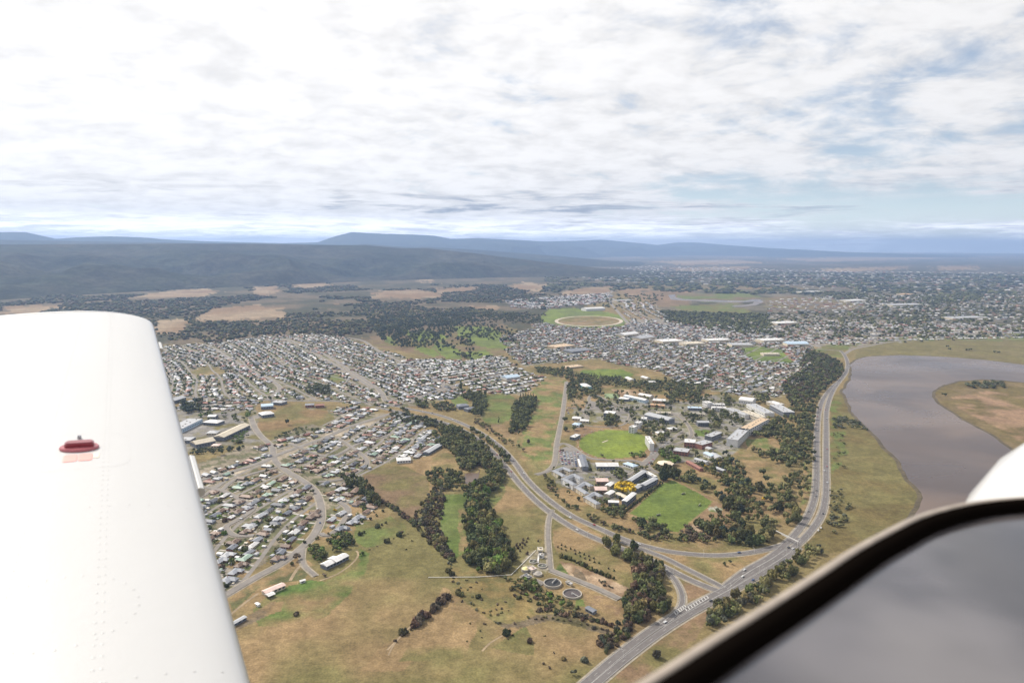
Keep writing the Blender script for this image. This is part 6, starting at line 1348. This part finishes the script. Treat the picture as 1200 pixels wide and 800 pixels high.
wing = link('wing', mesh('wing', [v[:] for v in V], Fc, [wm], smooth_=True), aero)
def surf(px, py, lift=0.):
    """point of the wing's upper skin seen at a pixel"""
    s_, w_ = onwing(px, py); 
    for _ in range(6):
        c = min(.98, max(0.001, (lefwd(s_)-w_)/CH)); s_, w_ = onwing(px, py, airfoil(c)-ZT)
    c = min(.98, max(0.001, (lefwd(s_)-w_)/CH)); return s_, c
def P3(s_, c, lift=0.):
    e = 1e-3; t1 = wtop(s_+e, c)-wtop(s_-e, c); t2 = wtop(s_, c-e)-wtop(s_, c+e); n_ = t2.cross(t1).normalized(); n_ = n_ if n_.z > 0 else -n_
    return wtop(s_, c)+n_*lift, n_, t1.normalized(), t2.normalized()
# rivets in rows, seams and covers
rv = mat('rivet_paint', (0.50, 0.50, 0.50), 0.38, spec=0.4); parts = []
th = np.array([(math.cos(a)*.0032, math.sin(a)*.0032, 0.0) for a in np.linspace(0, 2*math.pi, 7)[:-1]]+[(0, 0, .0006)]); tf_ = np.array([(k, (k+1) % 6, 6) for k in range(6)])
def rivet(s_, c):
    if s_ > tipS-.05: return
    p, n_, t1, t2 = P3(s_, c, .0002); p = toaero(p)
    v = np.array([tuple(p+t1*a+t2*b+n_*q) for a, b, q in th]); parts.append((v, tf_))
S0, C1 = surf(126, 569); S1, C2 = surf(45, 560)
for c in (C1, C1+.008, C2, .72):
    for s_ in np.arange(.2, tipS-.1, .038): rivet(s_, c)
for (px_, py_) in ((187, 500), (223, 596), (250, 786), (150, 440), (140, 405)):
    s_, _ = surf(px_, py_)
    for c in np.arange(.03, .85, .028): rivet(s_, c)
SC, CC_ = surf(70, 715)
for k in range(26):
    a = 2*math.pi*k/26; rivet(SC+.135*math.cos(a), CC_+.135*math.sin(a)/CH)
v, f_ = join(parts); o = link('rivets', mesh('rivets', v, f_, [rv]), wing); o['kind'] = 'stuff'
def disc_on(name, s_, c, ra, rb, h_, m, n=32, inner=None, parent=wing, z0=.0006):
    """a low raised oval plate following the skin"""
    V = []
    for (k_, z_) in ((1.0, z0), (1.0, z0+h_*.6), (.94, z0+h_)):
        for k in range(n):
            a = 2*math.pi*k/n; p, *_ = P3(s_+ra*k_*math.cos(a), c+rb*k_*math.sin(a)/CH, z_); V.append(tuple(toaero(p)))
    Fc = []
    for q in range(2): Fc += [(q*n+k, q*n+(k+1) % n, (q+1)*n+(k+1) % n, (q+1)*n+k) for k in range(n)]
    Fc.append(tuple(range(2*n, 3*n))); return link(name, mesh(name, V, Fc, [m], smooth_=False), parent)
redm = mat('dark_red_paint', (0.23, 0.02, 0.035), 0.28, spec=0.5, coat=0.5); pinkm = mat('faded_red_print', (0.78, 0.34, 0.31), 0.5); maroon = mat('worn_maroon_rim', (0.42, 0.13, 0.15), 0.25, spec=0.6, metal=.3); steel = mat('steel', (0.35, 0.35, 0.37), 0.25, metal=1)
SF, CF = surf(93, 525)
cap = disc_on('fuel_cap', SF, CF, .040, .054, .008, maroon)
# lever on the cap
def block_on(name, s_, c, ls, lc, z0, z1, m, parent, rot=0., bev=.15):
    V = []; n = 16
    for (k_, z_) in ((1, z0), (1, z0+(z1-z0)*.7), (.86, z1)):
        for k in range(n):
            a = 2*math.pi*(k+.5)/n; ca, sa = math.cos(a), math.sin(a); e = .35; u = math.copysign(abs(ca)**e, ca)*ls*k_; w_ = math.copysign(abs(sa)**e, sa)*lc*k_
            uu = u*math.cos(rot)-w_*math.sin(rot); ww = u*math.sin(rot)+w_*math.cos(rot); p, *_ = P3(s_+uu, c-ww/CH, z_); V.append(tuple(toaero(p)))
    Fc = [(q*n+k, q*n+(k+1) % n, (q+1)*n+(k+1) % n, (q+1)*n+k) for q in range(2) for k in range(n)]+[tuple(range(2*n, 3*n))]
    return link(name, mesh(name, V, Fc, [m]), parent)
block_on('cap_lever', SF+.004, CF, .017, .040, .007, .022, redm, cap)
s_, c_ = surf(93, 513.5); block_on('vent_bead', s_, c_, .006, .006, .002, .010, steel, wing)
for (px_, py_, wl_) in ((82, 537, .019), (100, 535.5, .019)):
    s_, c_ = surf(px_, py_); block_on('warning_patch', s_, c_, .032, wl_, .0005, .0012, pinkm, wing)
s_, c_ = surf(113, 533); block_on('warning_patch', s_, c_, .026, .008, .0005, .0012, mat('faded_orange_print', (.80, .62, .52), .5), wing)
# fuel tank access panel outline
for (a, b) in ((.0, 1),):
    V = []; n = 48
    for k_ in (1.0, 1.005):
        for k in range(n):
            t_ = 2*math.pi*k/n; u = math.copysign(abs(math.cos(t_))**.4, math.cos(t_))*.17*k_; w_ = math.copysign(abs(math.sin(t_))**.4, math.sin(t_))*.14*k_; p, *_ = P3(SF-.02+u, CF-w_/CH, .0002); V.append(tuple(toaero(p)))
    link('tank_panel_seam', mesh('tank_panel_seam', V, [(k, (k+1) % n, n+(k+1) % n, n+k) for k in range(n)], [rv]), wing)
# tip cap seam and leading-edge fittings
V = []; dkm = mat('seam_dark_grey', (0.10, 0.09, 0.09), 0.7)  # dark grey for the joint line of the tip cap
for s_ in (tipS-.125, tipS-.117):
    for c in cs: p, *_ = P3(s_, min(.96, max(.03, c)), .0006); V.append(tuple(toaero(p)))
link('tip_seam', mesh('tip_seam', V, [(k, k+1, len(cs)+k+1, len(cs)+k) for k in range(len(cs)-1)], [dkm]), wing)
def le_strip(name, pa, pb, r_):
    sa_, _ = surf(*pa); sb_, _ = surf(*pb); V = []; n = 8
    for s_ in np.linspace(sa_, sb_, 6):
        c0 = wtop(s_, 0)+ch*.006-nw*.012
        for k in range(n): a = 2*math.pi*k/n; V.append(tuple(toaero(c0+ch*math.cos(a)*r_+nw*math.sin(a)*r_)))
    Fc = [(i*n+k, i*n+(k+1) % n, (i+1)*n+(k+1) % n, (i+1)*n+k) for i in range(5) for k in range(n)]+[tuple(range(n-1, -1, -1)), tuple(range(5*n, 6*n))]
    link(name, mesh(name, V, Fc, [wm]), wing)
le_strip('stall_strip', (218, 528), (228, 566), .016); le_strip('tie_fitting', (182, 396), (183.5, 403), .014)
# ---- window frame and cockpit sill
def onz(px, py, dz):
    v = ray(px, py); t_ = dz/v.z; return EYE+v*t_
seal_px = [(640, 905), (720, 849), (800, 797), (860, 757), (920, 718), (975, 681), (1020, 650), (1055, 630), (1090, 612), (1125, 601), (1160, 594), (1200, 590), (1260, 588), (1340, 592)]
dzs = -0.27
sealP = [onz(a, b, dzs) for a, b in seal_px]
sealP = [Vector(tuple(p)) for p in np.c_[smooth(np.array([(p.x, p.y) for p in sealP]), .02), np.full(len(smooth(np.array([(p.x, p.y) for p in sealP]), .02)), H+dzs)]]
T3 = [(sealP[min(i+1, len(sealP)-1)]-sealP[max(i-1, 0)]).normalized() for i in range(len(sealP))]; O3 = [Vector((-t_.y, t_.x, 0)) for t_ in T3]   # outward (away from the viewer)
def sweep(name, prof, m, closed=True, parent=aero):
    V = []; n = len(prof)
    for p, o_ in zip(sealP, O3):
        for a, z_ in prof: V.append(tuple(toaero(p+o_*a+Vector((0, 0, z_)))))
    kk = n if closed else n-1
    Fc = [(i*n+k, i*n+(k+1) % n, (i+1)*n+(k+1) % n, (i+1)*n+k) for i in range(len(sealP)-1) for k in range(kk)]
    return link(name, mesh(name, V, Fc, [m], smooth_=True), parent)
beige = mat('beige_sill_paint', (0.30, 0.255, 0.215), 0.45, spec=0.4, noise=[(30, .12)])
fr = sweep('window_frame', [(.0075, -.02), (.0075, .001), (.010, .003), (.016, .001), (.020, -.006), (.021, -.02)], beige)
sweep('rubber_seal', [(-.009, -.03), (-.009, -.003), (-.006, .003), (.002, .005), (.007, .002), (.0085, -.01)], M['rubber'])
# inner sill: smooth grey vinyl, reflecting the sky
pan = bpy.data.materials.new('grey_gloss_vinyl'); pan.use_nodes = True; t = NT(pan.node_tree); b = pan.node_tree.nodes['Principled BSDF']
pos = t.N('ShaderNodeNewGeometry').outputs['Position']; t.l.new(t.mix(t.ramp(t.noise(pos, 5, 3, .5), .35, .65), (0.040, 0.036, 0.038), (0.125, 0.115, 0.118)), b.inputs['Base Color'])  # broad pale blotches of sky reflection are painted into the base colour
b.inputs['Roughness'].default_value = 0.14; b.inputs['IOR'].default_value = 2.0
V = []; K = 16
for p, o_ in zip(sealP, O3):
    for k in range(K): d = .007+k*.03; V.append(tuple(toaero(p-o_*0-Vector((0, 0, .006+.02*(k/K)**2))+Vector((d*.75, -d, 0)))))
Fc = [(i*K+k, i*K+k+1, (i+1)*K+k+1, (i+1)*K+k) for i in range(len(sealP)-1) for k in range(K-1)]
link('cockpit_sill', mesh('cockpit_sill', V, Fc, [pan], smooth_=True), aero)
# engine cowling: rounded nose body ahead of the window, only its shoulder shows
fwd = ch.copy(); fwd.z = 0; fwd.normalize(); lft = Vector((-fwd.y, fwd.x, 0)); V = []; Fc = []; n = 36; st_ = [(.82, .46, .20), (.90, .53, .345), (.97, .55, .385), (1.05, .555, .395), (1.3, .50, .38), (1.8, .46, .35), (2.2, .38, .30), (2.45, .22, .2)]
cc0 = EYE+lft*(-.06)+Vector((0, 0, -.50))
for d, wd_, hh in st_:
    for k in range(n):
        a = 2*math.pi*k/n; e = .75; V.append(tuple(toaero(cc0+fwd*d+lft*(math.copysign(abs(math.cos(a))**e, math.cos(a))*wd_)+Vector((0, 0, math.copysign(abs(math.sin(a))**e, math.sin(a))*hh)))))
for i in range(len(st_)-1): Fc += [(i*n+k, i*n+(k+1) % n, (i+1)*n+(k+1) % n, (i+1)*n+k) for k in range(n)]
Fc += [tuple(range(n)), tuple(range((len(st_)-1)*n, len(st_)*n))]
link('engine_cowling', mesh('engine_cowling', V, Fc, [wm], smooth_=True), aero)

# ------------------------------------------------------------------ the air
hz = bpy.data.materials.new('haze'); hz.use_nodes = True; t = NT(hz.node_tree); t.n.clear()
vol = t.N('ShaderNodeVolumePrincipled', {'Color': (0.42, 0.60, 0.96, 1), 'Density': 4.7e-5, 'Anisotropy': 0.2}); t.l.new(vol.outputs[0], t.N('ShaderNodeOutputMaterial').inputs['Volume'])
o = link('haze', MB().box(-60000, 60000, -60000, 60000, -8, 960).mesh('haze', [hz])); tag(o, kind='stuff')
print('houses', cnt, 'stuff houses', len(stuff_h), 'trees', ntree, nbush, 'rest', len(rest), 'woods', len(TREES2), 'objects', len(bpy.data.objects))
